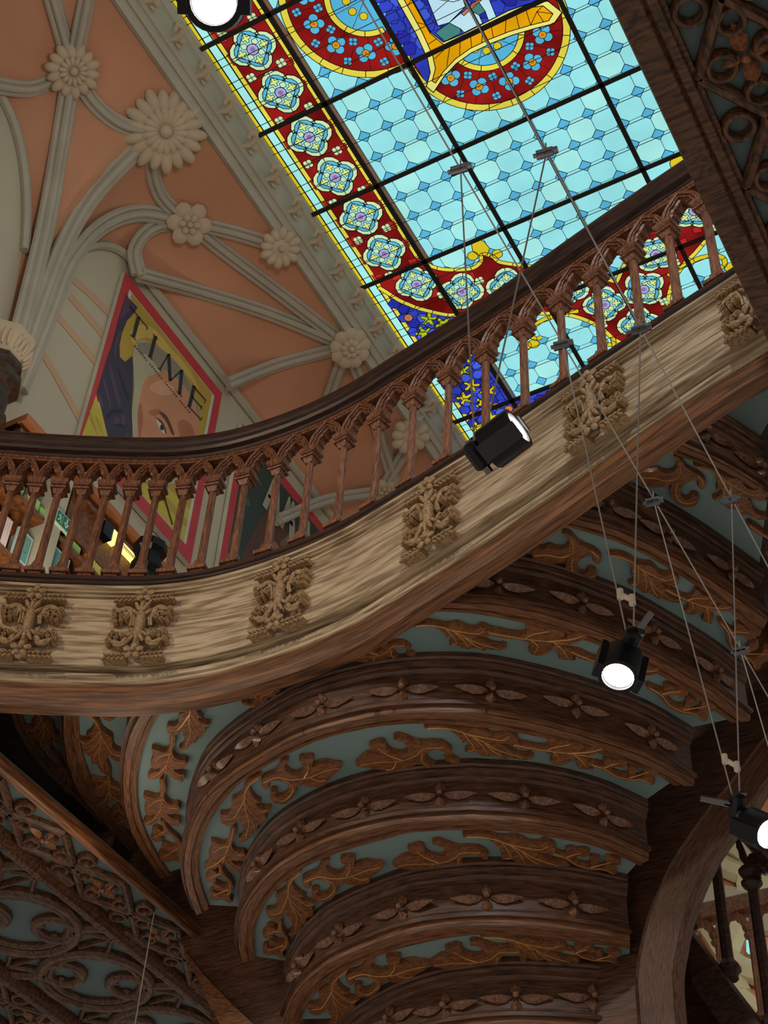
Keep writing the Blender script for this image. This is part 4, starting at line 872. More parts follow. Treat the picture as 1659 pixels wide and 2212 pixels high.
VEIN = {'S': tv([[(220, 560), (215, 620), (205, 680), (180, 770), (168, 845)], [(205, 680), (160, 690), (105, 730)], [(185, 750), (130, 810), (75, 838)], [(200, 700), (240, 735), (300, 742)], [(180, 770), (220, 810), (280, 850)]], *R1, 'A', (220, 550), (175, 860)),
 'B': tv([[(785, 838), (720, 890), (690, 960), (700, 1060), (720, 1130), (700, 1230)], [(690, 960), (740, 1010), (800, 1060), (840, 1050)], [(695, 1010), (740, 1070), (800, 1120)], [(690, 980), (660, 1040), (620, 1100), (560, 1110)], [(710, 1070), (750, 1130), (760, 1170)]], *R1, 'B', (795, 830), (665, 1258)),
 'T': tv([[(815, 870), (900, 835), (990, 850), (1100, 840), (1200, 800), (1300, 775)], [(940, 850), (1000, 890), (1000, 940), (940, 990), (885, 970)], [(1080, 840), (1105, 790), (1100, 735)], [(1120, 840), (1180, 860), (1220, 850)]], *R1, 'B', (800, 880), (1325, 765)),
 'C': tv([[(528, 1410), (545, 1460), (590, 1510), (600, 1560), (580, 1600), (600, 1640)], [(535, 1460), (500, 1470), (465, 1490)], [(585, 1560), (540, 1580), (490, 1600)]], *R1, 'B', (522, 1400), (560, 1650)),
 'P': tv([[(20, 400), (160, 400), (300, 430), (400, 400), (440, 330), (430, 230)], [(620, 370), (680, 440), (670, 500)], [(420, 440), (390, 540), (430, 640), (540, 670), (610, 640)]], (1380, 950), 4.914, 'AAA', (0, 410), (700, 600))}
SHP = {'S': ('leaf', LEAF_S), 'B': ('leaf', LEAF_B), 'T': ('scroll_leaf', LEAF_T), 'C': ('curl', CURL), 'P': ('scroll', SPIR)}
def carve(k, kind, p0, p1, flip=1, wd=1.0):
    z = ZL[k]; P0 = np.array(at_h(p0, z)); P1 = np.array(at_h(p1, z)); d = P1-P0; L = np.linalg.norm(d); d /= L; e = np.array([-d[1], d[0]])*flip
    def fn(a, b, c):
        q_ = P0+d*(a*L)+e*(b*wd*L); return (q_[0], q_[1], CZ+z+.020-c)
    nm, out = SHP[kind]; g = MB(); o = [tuple(p) for p in cr(out, 2, True)]
    carve.n = getattr(carve, 'n', 0)+1; dz = .0018*(carve.n % 4); g.prism(o, fn, -.006, .023+dz, 0, .0025/L)
    for v in VEIN[kind]:
        pts = cr(v, 4); n = len(pts); g.tube([fn(p[0], p[1], .0235+dz) for p in pts], [.0016+.0020*(1-i/n) for i in range(n)], 5, 1)
    return g.build('carved_'+nm, ['leaf', 'gold'], PAN[k], 45)
CARV = [
 ('A', 'B', (446, 1500), (390, 1620), 1), ('A', 'S', (373, 1582), (358, 1685), 1), ('A', 'S', (350, 1681), (349, 1782), 1), ('A', 'C', (348, 1772), (384, 1866), 1),
 ('A', 'P', (596, 1484), (508, 1512), 1), ('A', 'B', (895, 1350), (1092, 1398), -1), ('A', 'S', (1049, 1362), (1256, 1396), -1), ('A', 'T', (880, 1394), (752, 1424), -1), ('A', 'S', (1225, 1402), (1400, 1470), -1), ('A', 'C', (1400, 1480), (1536, 1548), -1),
 ('B', 'C', (473, 1864), (486, 1947), 1), ('B', 'S', (505, 1786), (480, 1882), 1), ('B', 'B', (563, 1675), (520, 1817), 1), ('B', 'T', (565, 1691), (739, 1653), 1),
 ('B', 'T', (966, 1612), (768, 1650), -1), ('B', 'B', (918, 1572), (1150, 1636), -1), ('B', 'S', (1104, 1606), (1294, 1638), -1), ('B', 'C', (1272, 1646), (1420, 1684), -1),
 ('C', 'C', (604, 1988), (598, 2066), 1), ('C', 'B', (652, 1881), (628, 2020), 1), ('C', 'T', (654, 1906), (830, 1868), 1),
 ('C', 'T', (1046, 1840), (848, 1868), -1), ('C', 'B', (1002, 1804), (1228, 1868), -1), ('C', 'C', (1190, 1840), (1338, 1880), -1),
 ('D', 'B', (752, 2094), (712, 2222), 1), ('D', 'T', (748, 2114), (928, 2082), 1), ('D', 'T', (1130, 2054), (928, 2082), -1), ('D', 'B', (1040, 2024), (1250, 2078), -1), ('D', 'C', (1216, 2050), (1340, 2074), -1),
 ('AA', 'P', (196, 1500), (256, 1552), 1), ('AA', 'B', (180, 1532), (236, 1672), -1), ('AA', 'S', (228, 1646), (244, 1744), 1), ('AA', 'C', (254, 1736), (268, 1788), 1),
 ('AA', 'P', (1150, 1200), (1300, 1232), 1), ('AA', 'B', (1314, 1196), (1470, 1298), -1), ('AA', 'S', (1434, 1270), (1560, 1330), -1), ('AA', 'C', (1556, 1340), (1652, 1440), -1),
 ('AAA', 'P', (58, 1496), (124, 1540), 1), ('AAA', 'B', (54, 1515), (122, 1632), -1), ('AAA', 'S', (114, 1625), (168, 1706), 1), ('AAA', 'P', (1380, 1033), (1522, 1072), 1), ('AAA', 'B', (1500, 1005), (1655, 1120), -1), ('AAA', 'S', (1616, 1130), (1740, 1210), -1)]
for c in CARV: carve(*c)
# ---- four-petalled flowers on the risers
FLW = {'B': [(467, 1672), (560, 1589), (695, 1528), (870, 1492), (1060, 1496), (1243, 1527), (1406, 1594)], 'C': [(564, 1879), (652, 1799), (788, 1748), (951, 1720), (1132, 1726), (1301, 1763)], 'D': [(650, 2103), (735, 2022), (871, 1965), (1052, 1942), (1238, 1957)], 'E': [(845, 2204), (963, 2177), (1115, 2157), (1281, 2157)], 'A': [(1255, 1306), (1410, 1372), (1543, 1454), (1075, 1270)], 'AA': [(1312, 1098), (1575, 1236), (1440, 1165)], 'AAA': [(1521, 938), (1639, 1015)]}
for k, pts in FLW.items():
    for p in pts:
        u, v = ray(p); best = None
        for wi, w in enumerate(EDGE[k, 'TU']):
            for a, b in zip(w[:-1], w[1:]):
                Mx = np.array([[b[0]-a[0], -u], [b[1]-a[1], -v]])
                try: t, h = np.linalg.solve(Mx, -np.array(a))
                except Exception: continue
                if -.02 <= t <= 1.02 and h > 0: best = (np.array(a)+(np.array(b)-np.array(a))*t, (np.array(b)-np.array(a)), h, wi) if best is None or abs(h-ZL[k]-.15) < abs(best[2]-ZL[k]-.15) else best
        if best is None: continue
        c0, d, h, wi = best; rr_ = steps[k][wi]; d = d/np.linalg.norm(d)
        if d[0] < 0: d = -d
        al = Vector((d[0], d[1], 0)); nn = Vector((d[1], -d[0], 0)); up_ = Vector((0, 0, 1)); h = min(max(h, ZL[k]+.10), ZL[k]+.19); c = Vector((c0[0], c0[1], CZ+h))+nn*.006; g = MB()
        for s_ in (1, -1): g.petal(c+al*s_*.016, al*s_, up_, nn, .128, .050, .024)
        for s_ in (1, -1): g.petal(c+up_*s_*.012, up_*s_, al, nn, .052, .046, .026)
        g.blob(c+nn*.026, al*.014, up_*.014, nn*.014)
        g.build('carved_flower', 'flower', rr_, 40)
# ---- side boards that close the flight, and the curved brace
YS = 5.2
def wallpoly(px, Y, th, name, mat, parent=None, bevel=0):
    P = [on_y(p, Y) for p in px]; g = MB(); g.prism([(max(p.x, -5.4), min(p.z, CZ+4.69)) for p in P], lambda a, b, c: (a, Y+c, b), th, 0, 0, bevel); return g.build(name, mat, parent, 40)
wallpoly([(-60, 1480), (300, 1480), (1700, 1300), (1700, 1620), (1560, 1730), (1470, 1850), (1420, 1960), (1405, 2080), (1405, 2620), (700, 2620), (470, 2260), (440, 2130), (420, 2075), (330, 1962), (150, 1778), (-60, 1600)], YS, .06, 'side_board', 'stair', stc)
OUTB = [(1740, 1510), (1659, 1577), (1577, 1683), (1532, 1737), (1486, 1800), (1444, 1865), (1417, 1923), (1394, 1981), (1377, 2052), (1369, 2110), (1371, 2160), (1377, 2230), (1384, 2270)]
INB = [(1740, 1600), (1659, 1687), (1628, 1733), (1605, 1762), (1552, 1833), (1517, 1898), (1494, 1958), (1482, 1996), (1473, 2042), (1465, 2090), (1465, 2138), (1473, 2230), (1480, 2270)]
br_ = thing('curved_brace', 'thick curved oak brace framing the stair opening beside the bright spotlight', 'brace', None, tuple(on_y((1420, 2200), 5.0)))
g = MB(); O_ = [on_y(tuple(p), 5.0) for p in cr(OUTB, 4)]; I_ = [on_y(tuple(p), 5.0) for p in cr(INB, 4)]
vs = []; prof = ((0, .07), (0, .012), (.05, 0), (.09, .008), (.86, .008), (.90, 0), (1, .012), (1, .07)); q_ = len(prof)
for a, b in zip(O_, I_):
    for f, y in prof: p = a*(1-f)+b*f; vs.append((p.x, 5.0+y, p.z))
for j in range(len(O_)): g.grain(j*q_, [(j*.06, f*.3, y) for f, y in prof])
g.add(vs, [(j*q_+c, j*q_+(c+1) % q_, (j+1)*q_+(c+1) % q_, (j+1)*q_+c) for j in range(len(O_)-1) for c in range(q_)]); g.build('brace_timber', MT['stair'], br_, 35)
# string board; its warm light is put into the lighter trim wood
g = MB(); A_ = [on_y(p, 5.12) for p in ((395, 2058), (425, 2110), (447, 2160), (500, 2260))]; B_ = [on_y(p, 5.14) for p in ((402, 2056), (444, 2110), (492, 2160), (598, 2260))]
vs = []
for a, b in zip(A_, B_): vs += [a, b, b+Vector((0, .05, 0)), a+Vector((0, .05, 0))]
g.add(vs, [(i*4+k, i*4+(k+1) % 4, i*4+4+(k+1) % 4, i*4+4+k) for i in range(3) for k in range(4)]+[(3, 2, 1, 0), (12, 13, 14, 15)]); g.build('string_board', 'trim', stc)
# ================================================================ carved ceilings under the side galleries
HL = 3.7
def plank(g, p0, p1, w, h0, d, mat=0):
    p0, p1 = np.array(p0, float), np.array(p1, float); t = (p1-p0)/np.linalg.norm(p1-p0); m = np.array([-t[1], t[0]])
    vs = []
    for p in (p0, p1):
        for f, z in ((-.5, 0), (-.5, .6), (-.22, 1), (.22, 1), (.5, .6), (.5, 0)): q_ = p+m*w*f; vs.append((q_[0], q_[1], CZ+h0-d*z))
    g.add(vs, [(i, (i+1) % 6, 6+(i+1) % 6, 6+i) for i in range(6)]+[(5, 4, 3, 2, 1, 0), (6, 7, 8, 9, 10, 11)], mat)
def ring(g, c, r, w, h0, d, a0=0, a1=2*math.pi, n=20):
    full = abs(a1-a0) > 6.28; m = n if full else n+1; vs = []
    for k in range(m):
        a = a0+(a1-a0)*k/n
        for f, z in ((-.5, 0), (-.5, .6), (-.22, 1), (.22, 1), (.5, .6), (.5, 0)): vs.append((c[0]+(r+w*f)*math.cos(a), c[1]+(r+w*f)*math.sin(a), CZ+h0-d*z))
    fs = [(k*6+i, k*6+(i+1) % 6, (k+1) % m*6+(i+1) % 6, (k+1) % m*6+i) for k in range(m if full else m-1) for i in range(6)]
    if not full: fs += [(5, 4, 3, 2, 1, 0), tuple((m-1)*6+i for i in range(6))]
    g.add(vs, fs)
def flower4(g, c, h0, L, rot=0):
    C = Vector((c[0], c[1], CZ+h0)); dn = Vector((0, 0, -1))
    for k in range(4):
        a = rot+k*math.pi/2; d = Vector((math.cos(a), math.sin(a), 0)); e = Vector((-d.y, d.x, 0)); g.petal(C+d*L*.1, d, e, dn, L*(.92 if k % 2 == 0 else .55), L*(.46 if k % 2 == 0 else .40), L*.22)
    g.blob(C+dn*L*.16, (L*.13, 0, 0), (0, L*.13, 0), (0, 0, L*.13))
def lattice(parent, x0, x1, ys, h0):
    """strip of slanted tracery squares with a flower in each"""
    g = MB(); xm = (x0+x1)/2; sp = ys[1]-ys[0]; w = .034
    for y in ys:
        for sx, X in ((-1, x0), (1, x1)):
            plank(g, (xm, y-sp/2), (X, y), w, h0, .035); plank(g, (X, y), (xm, y+sp/2), w, h0, .035)
        for sx, X in ((-1, x0), (1, x1)):
            ring(g, (X+(xm-X)*.36, y+sp/2), abs(x1-x0)*.15, .024, h0, .03, n=20); ring(g, (xm+(X-xm)*.50, y), abs(x1-x0)*.14, .022, h0, .03, n=20)
        ring(g, (xm, y+sp*.30), abs(x1-x0)*.13, .022, h0, .03, n=20); ring(g, (xm, y-sp*.30), abs(x1-x0)*.13, .022, h0, .03, n=20)
    g.build('tracery', 'beam', parent, 30)
    for y in ys:
        g = MB(); flower4(g, (xm, y), h0-.012, abs(x1-x0)*.40, math.pi/2); g.build('carved_flower', 'leaf', parent, 40)
def ymould(parent, x, w, h0, y0, y1, steps_, name='moulding', mat='beam'):
    g = MB(); pr = [(x-w/2, h0+.06)]+[(x-w/2+w*f, h0-d) for f, d in steps_]+[(x+w/2, h0+.06)]; g.sweep([((0, y0), (1, 0)), ((0, y1), (1, 0))], pr); return g.build(name, mat, parent, 30)
MS = ((0, 0), (.08, .02), (.2, .02), (.28, .038), (.5, .045), (.72, .038), (.8, .02), (.92, .02), (1, 0))
cl_ = thing('carved_ceiling', 'dim carved timber ceiling with linked circles on grey paint, below the stair foot', 'ceiling', None, (-5, 5, CZ+HL))
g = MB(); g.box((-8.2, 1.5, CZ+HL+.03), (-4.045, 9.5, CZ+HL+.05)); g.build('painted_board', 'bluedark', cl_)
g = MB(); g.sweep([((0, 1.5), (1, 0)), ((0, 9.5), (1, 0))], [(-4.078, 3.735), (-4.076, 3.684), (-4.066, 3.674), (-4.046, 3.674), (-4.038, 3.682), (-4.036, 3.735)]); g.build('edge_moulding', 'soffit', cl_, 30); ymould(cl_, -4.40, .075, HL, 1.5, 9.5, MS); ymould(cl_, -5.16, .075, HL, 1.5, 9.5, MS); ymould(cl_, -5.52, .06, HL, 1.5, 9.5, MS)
LY = [4.25+.45*k for k in range(-5, 11)]
lattice(cl_, -4.36, -4.12, LY, HL+.028); lattice(cl_, -5.48, -5.20, LY, HL+.028)
g = MB()
for k in range(-5, 9):
    c = (-4.78, 4.78+.60*k)
    ring(g, c, .275, .05, HL+.028, .045, n=28); ring(g, c, .228, .034, HL+.028, .03, n=28)
    for s_ in (1, -1):
        q_ = (c[0]+s_*.115, c[1]+s_*.12); ring(g, q_, .098, .050, HL+.028, .038, n=18)
        for j in range(4): a = j*math.pi/2+.78; g.blob((q_[0]+.072*math.cos(a), q_[1]+.072*math.sin(a), CZ+HL+.02), (.022, 0, 0), (0, .022, 0), (0, 0, .016))
        r0 = (c[0]-s_*.20, c[1]+s_*.20); a_ = math.atan2(-s_, s_); ring(g, r0, .235, .055, HL+.028, .038, a_-.85+math.pi, a_+.85+math.pi, 12)
    for X in (-4.46, -5.10):
        for s_ in (1, -1): plank(g, (X, c[1]+.30), (c[0]+(X-c[0])*.62, c[1]+.30+s_*.12), .025, HL+.028, .03)
    plank(g, (-4.45, c[1]+.30), (-4.66, c[1]+.30), .022, HL+.028, .03); plank(g, (-5.11, c[1]+.30), (-4.9, c[1]+.30), .022, HL+.028, .03)
g.build('circle_tracery', 'beam', cl_, 30)
cr_ = thing('gallery_beam', 'heavy dark oak beam with carved star flowers on its underside, across the skylight corner', 'beam', None, (-.3, 1.6, CZ+HL))
g = MB(); g.sweep([((0, -1), (1, 0)), ((0, 5.0), (1, 0))], [(-.512, 4.4), (-.512, 3.73), (-.505, 3.705), (-.44, 3.70), (-.432, 3.712), (-.424, 3.70), (-.400, 3.695), (-.394, 3.71), (-.384, 3.71), (-.380, 3.76), (-.380, 4.4)]); g.build('beam_timber', 'beam', cr_, 30)
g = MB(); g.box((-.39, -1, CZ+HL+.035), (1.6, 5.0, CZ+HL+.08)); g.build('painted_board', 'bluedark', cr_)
lattice(cr_, -.385, -.125, [2.09+.375*k for k in range(-3, 5)], HL+.03); ymould(cr_, -.09, .07, HL, -1, 5, MS)
# ================================================================ cable spotlights
XA, XB, HCAB = -.979, -.765, 3.4
for nm, X, lab in (('a', XA, 'thin steel tension cable passing in front of the carved ornaments'), ('b', XB, 'thin steel tension cable nearer the dark oak beam')):
    g = MB(); g.tube([(X, y, CZ+HCAB-.012*math.sin(i*.8)) for i, y in enumerate(np.linspace(-1.2, 5.19, 9))], .0025, 6); tag(g.build('tension_cable', 'steel'), lab, 'cable')
def spotlight(label, yc, ya, yb, m, body, axis, up, spacer=True, post=None):
    t = thing('spotlight', label, 'spotlight', 'spotlights hung from the tension cables', (m[0], m[1], CZ+m[2]))
    mt = Vector((m[0], m[1], CZ+m[2])); bd = Vector((body[0], body[1], CZ+body[2])); ax = Vector(axis).normalized(); up = Vector(up); up = (up-ax*up.dot(ax)).normalized(); sd = ax.cross(up)
    for X, y in ((XA, ya), (XB, yb)):
        top = Vector((X, y, CZ+HCAB)); g = MB(); g.tube([top+Vector((0, 0, .045)), top, mt+(top-mt)*.02+Vector((.006*(1 if X == XB else -1), 0, 0))], .0022, 6); g.build('hanging_wire', 'steel', t)
        g = MB(); d = Vector((1, .15, 0)).normalized(); e = Vector((0, 1, 0))
        for q_ in (-.012, .012): g.tube([top-d*.026+Vector((0, 0, q_*.8)), top+d*.018+Vector((0, 0, q_*.8))], .0075, 8)
        g.tube([top+d*.016, top+d*.030], .010, 8); g.tube([top-d*.034, top-d*.024], .006, 8); g.build('cable_clamp', 'chrome', t)
    if spacer:
        f = .13; A = mt+(Vector((XA, ya, CZ+HCAB))-mt)*f; B = mt+(Vector((XB, yb, CZ+HCAB))-mt)*(f-.02); g = MB()
        dd = (B-A).normalized(); g.tube([A-dd*.004, B+dd*.004], .007, 8); g.tube([A-Vector((0, 0, .012)), A+Vector((0, 0, .014))], .0085, 10); g.tube([B-Vector((0, 0, .014)), B+Vector((0, 0, .012))], .0085, 10); g.build('spacer', 'clear', t)
    # head
    g = MB(); L, R_ = .041, .047
    g.lathe([(R_*.55, -L*1.05), (R_*.92, -L), (R_, -L*.9), (R_, L*.86), (R_*.98, L), (R_*.78, L), (R_*.76, L*.72), (.01, L*.70)], bd, ax, 24)
    for s_ in (1, -1):   # flat side rails with bright edges
        c = bd+sd*s_*R_*.98
        vs = [c+ax*a+up*b+sd*s_*cc for a in (-L*1.1, L*1.12) for b in (-.020, .020) for cc in (-.004, .010)]
        g.add(vs, [(0, 1, 3, 2), (4, 6, 7, 5), (0, 4, 5, 1), (2, 3, 7, 6), (0, 2, 6, 4), (1, 5, 7, 3)])
    g.build('housing', 'black', t, 35)
    g = MB(); g.lathe([(R_*.74, L*.78), (R_*.55, L*.98), (.003, L*1.05)], bd, ax, 24); g.build('lens', 'lens', t, 60)
    g = MB(); b0 = bd-ax*L*1.0; g.tube([b0, b0*.45+mt*.55], .017, 8); g.lathe([(.02, -.012), (.02, .012)], b0*.45+mt*.55, ax, 12); g.build('bracket', 'chrome', t, 35)
    g = MB(); g.lathe([(.012, -.032), (.022, -.026), (.022, .026), (.012, .032)], mt, up, 10); g.build('mount', 'black', t, 35)
    g = MB(); g.tube([mt+up*.02-sd*.012, mt+up*.036-sd*.012], .010, 8); g.tube([mt-up*.03+sd*.01, mt-up*.045+sd*.01], .009, 8)
    if post is not None: p = Vector(post); g.tube([mt, mt+p], .008, 8)
    g.build('bolt', 'chrome', t, 35); return t
L0 = at_h((470, 2), 2.258)
V3 = lambda a, b, c: CR*a+CU*b+CF*c
spotlight('black spotlight seen from the side in front of the pale oak gallery panel', 0, 1.878, 1.935, (-.942, 1.905, 2.325), (-.884, 1.905, 2.345), V3(.80, .60, -.30), V3(-.6, .8, 0), False)
spotlight('glowing spotlight hanging in front of the blue step panels, clear spacer above', 0, 2.516, 2.564, (-.868, 2.54, 2.285), (-.905, 2.56, 2.238), V3(-.26, -.50, -.80), V3(.3, .8, -.5), True, V3(.050, .062, .02))
spotlight('glaring spotlight cut by the picture edge beside the curved brace', 0, 3.203, 3.301, (-.868, 3.25, 2.28), (-.826, 3.262, 2.205), V3(.42, -.10, -.90), V3(0, 1, .1), True, V3(-.095, .02, 0))
spotlight('glaring spotlight at the top edge over the vault cornice', 0, L0[1], L0[1], (L0[0], L0[1], 2.30), (L0[0]-.004, L0[1]-.001, 2.258), V3(.05, -.30, -.95), V3(0, 1, 0), False)
spotlight('spotlight beyond the picture edge of which only one wire and clamp show', 0, 3.99, 4.03, (-.868, 4.0, 2.30), (-.85, 4.0, 2.24), V3(.3, -.3, -.9), V3(0, 1, 0), False)
g = MB(); a = on_y((333, 1972), 4.7); g.tube([a, on_y((312, 2092), 4.7), on_y((287, 2240), 4.7)], .0022, 5); tag(g.build('hanging_wire', 'steel'), 'fine pale wire hanging across the dark carved ceiling', 'wire')
# ================================================================ bookshelves on the gallery
BK = {k: mat_plain('paper_'+k, c, .6, 0, .06, 8) for k, c in {'pink': (206, 186, 190), 'teal': (96, 150, 146), 'lime': (150, 200, 110), 'yellow': (214, 212, 96), 'cream': (226, 220, 170), 'orange': (206, 130, 60), 'bluegrey': (170, 196, 200), 'dim': (60, 96, 96)}.items()}
MT.update({'p_'+k: m for k, m in BK.items()})
MT['exitgreen'] = mat_plain('sign_green', (22, 120, 100), .5); MT['exitwhite'] = mat_plain('sign_white', (214, 232, 210), .5)
MT['shelfglow'] = mat_glow('shelf_lamp_face', (250, 226, 130), 1.6, .05); MT['panelwood'] = mat_wood('bookcase_wood', (84, 46, 22), (136, 82, 44), (3, 3, 8), .5, 3, .5); MT['orangewood'] = mat_plain('bookcase_cornice', (172, 104, 60), .6)
X0 = -5.2
bk = thing('bookcase', 'tall wooden bookcase along the gallery wall, its shelves seen between balusters', 'bookcase', None, (X0, 6, CZ+4.4))
def xbox(x0, x1, y0, y1, h0, h1, name, mat, parent): g = MB(); g.box((x0, y0, CZ+h0), (x1, y1, CZ+h1)); return g.build(name, mat, parent, 0)
xbox(-5.48, -5.45, 4.2, 9, 4.74, 7.0, 'back_panel', 'dark', bk)
xbox(-5.48, X0+.04, 4.2, 9, 6.95, 7.005, 'cornice', 'orangewood', bk); xbox(-5.48, X0-.03, 4.2, 9, 6.88, 6.95, 'frieze', 'black', bk); xbox(-5.48, X0+.02, 4.2, 9, 6.845, 6.88, 'upper_trim', 'panelwood', bk)
xbox(-5.48, X0, 4.2, 9, 6.42, 6.46, 'shelf', 'panelwood', bk); xbox(-5.48, X0, 4.2, 9, 5.98, 6.02, 'shelf', 'panelwood', bk); xbox(-5.48, X0, 4.2, 9, 5.5, 5.54, 'shelf', 'panelwood', bk)
xbox(-5.46, X0-.02, 4.78, 9, 6.56, 6.845, 'pelmet', 'panelwood', bk)
xbox(-5.48, X0+.03, 4.60, 4.72, 4.74, 6.88, 'upright', 'rib', bk); xbox(-5.48, X0, 6.9, 7.0, 4.74, 6.88, 'upright', 'panelwood', bk)
def book(y0, y1, h0, h1, mat, label, name='book', cat='book', group=None, d=.02):
    g = MB(); x1 = X0-d; g.box((x1-.16, y0, CZ+h0), (x1-.002, y1, CZ+h1)); g.box((x1-.155, y0+.003, CZ+h0+.004), (x1-.006, y1-.003, CZ+h1+.0), 1)
    return tag(g.build(name, ['p_'+mat, 'p_cream'], None, 0), label, cat, group)
for i in range(5): book(4.29+.021*i, 4.308+.021*i, 6.02, 6.255, 'pink', 'one of five slim pink and teal spines standing together on the lower shelf', 'book', 'book', 'pink spined books')
for y0, y1, h1, m, lab in ((4.325, 4.40, 6.555, 'lime', 'dim lime book on the upper shelf, first beyond the wall column'), (4.455, 4.475, 6.56, 'cream', 'thin cream book on the upper shelf'), (4.48, 4.55, 6.565, 'lime', 'bright lime green book on the upper shelf'), (4.565, 4.60, 6.545, 'lime', 'narrow lime book leaning by the shelf upright'), (4.725, 4.738, 6.60, 'cream', 'slim cream book behind the green exit sign'), (4.745, 4.758, 6.59, 'cream', 'second slim cream book behind the exit sign'),
   (4.83, 4.97, 6.54, 'lime', 'long lime book lying on the upper shelf'), (5.03, 5.05, 6.555, 'orange', 'thin orange book beside the yellow pair'), (5.055, 5.12, 6.556, 'yellow', 'yellow book standing at the end of the upper shelf'), (5.125, 5.19, 6.552, 'yellow', 'paler yellow book next to the thin divider')): book(y0, y1, 6.46, h1, m, lab)
def picture(y0, y1, h0, h1, label):
    t = thing('picture_card', label, 'picture', None, (X0, (y0+y1)/2, CZ+h0)); xbox(X0-.03, X0-.012, y0, y1, h0, h1, 'board', 'p_bluegrey', t); g = MB()
    y0, y1, h0, h1 = y0+.012, y1-.012, h0+.03, h1-.02
    g.box((X0-.012, y0, CZ+h0), (X0-.009, y1, CZ+h1), 0); rr = random.Random(int(y0*100))
    for k in range(9):
        a, b = rr.uniform(y0+.01, y1-.03), rr.uniform(h0+.01, h1-.04); P = [(a+rr.uniform(0, .03), b+rr.uniform(0, .05)) for _ in range(3)]
        g.add([(X0-.0085, p[0], CZ+p[1]) for p in P], [(0, 1, 2)], 1+k % 2)
    g.build('print', ['p_teal', 'p_dim', 'p_orange'], t, 0)
picture(4.44, 4.57, 6.02, 6.26, 'teal and orange picture card standing on the lower shelf'); picture(4.73, 4.90, 6.02, 6.37, 'grey edged picture card near the balustrade foot')
ex = thing('exit_sign', 'green exit sign with running figure and white arrow pointing down', 'sign', None, (X0+.02, 4.7, CZ+6.45))
xbox(X0+.03, X0+.05, 4.635, 4.775, 6.455, 6.565, 'sign_board', 'exitwhite', ex)
g = MB()
def sg(P): g.add([(X0+.0525, 4.635+.14*a, CZ+6.455+.11*b) for a, b in P], [tuple(range(len(P)))])
g.box((X0+.05, 4.640, CZ+6.462), (X0+.0515, 4.770, CZ+6.558)); g.build('sign_face', 'exitgreen', ex, 0); g = MB()
sg([(.10, .10), (.40, .10), (.40, .90), (.10, .90)]) if False else None
sg([(.235+.03*math.cos(k), .78+.05*math.sin(k)) for k in np.linspace(0, 6.28, 9)[:-1]]); sg([(.20, .70), (.27, .72), (.30, .48), (.22, .46)]); sg([(.25, .50), (.31, .50), (.36, .30), (.34, .14), (.30, .16), (.31, .30)]); sg([(.22, .48), (.27, .46), (.20, .26), (.12, .20), (.11, .27), (.17, .32)]); sg([(.26, .70), (.36, .56), (.33, .52), (.25, .62)]); sg([(.20, .70), (.12, .56), (.15, .52), (.22, .62)])
sg([(.66, .86), (.74, .86), (.74, .46), (.66, .46)]); sg([(.54, .50), (.62, .54), (.70, .30), (.78, .54), (.86, .50), (.70, .14)]); sg([(.42, .12), (.44, .12), (.44, .90), (.42, .90)])
g.build('pictogram', 'exitwhite', ex, 0)
lb = thing('shelf_lamp', 'small glowing lamp box under the bookcase trim', 'lamp', None, (X0, 5.16, CZ+6.78)); xbox(X0-.02, X0+.04, 5.06, 5.15, 6.74, 6.85, 'lamp_body', 'black', lb); xbox(X0-.02, X0+.045, 5.15, 5.22, 6.77, 6.84, 'lamp_face', 'shelfglow', lb)
ls = thing('lit_sign', 'glowing cream strip sign with small orange letters above the shelf', 'sign', None, (X0, 5.33, CZ+6.77)); xbox(X0+.0, X0+.03, 5.25, 5.42, 6.775, 6.835, 'sign_face', 'shelfglow', ls)
g = MB()
for k in range(9): g.box((X0+.03, 5.265+.016*k, CZ+6.79), (X0+.032, 5.272+.016*k, CZ+6.815)); g.box((X0+.03, 5.265+.016*k, CZ+6.810), (X0+.032, 5.276+.016*k, CZ+6.815))
g.build('lettering', 'p_orange', ls, 0)
pt = thing('newel_post', 'black octagonal post cap standing behind the balusters', 'post', None, (-4.7, 5.03, CZ+4.4)); g = MB(); g.lathe([(.09, 6.40), (.105, 6.385), (.105, 6.33), (.078, 6.30), (.078, 6.25), (.098, 6.23), (.098, 6.18), (.07, 6.14), (.07, 4.74)], (-4.7, 5.03, CZ), (0, 0, 1), 8, 0, (1, .4, 0)); g.build('post_shaft', 'black', pt, 30)
xbox(-5.48, X0+.01, 5.55, 5.75, 6.3, 6.5, 'lamp_box', 'shelfglow', bk) if False else None
lb2 = thing('shelf_lamp', 'bright yellow lamp strip at the shelf end beside the black post cap', 'lamp', None, (X0, 5.6, CZ+6.4)); xbox(X0, X0+.04, 5.52, 5.74, 6.48, 6.66, 'lamp_face', 'shelfglow', lb2); xbox(X0-.02, X0, 5.50, 5.76, 6.47, 6.68, 'lamp_body', 'black', lb2)
# gallery floor the bookcase and posts stand on
g = MB(); g.box((XW, 3.62, CZ+4.70), (-4.25, 13, CZ+4.74)); g.box((-4.25, 4.02, CZ+4.70), (.3, 5.3, CZ+4.74)); struct(g.build('floor', 'dark'))
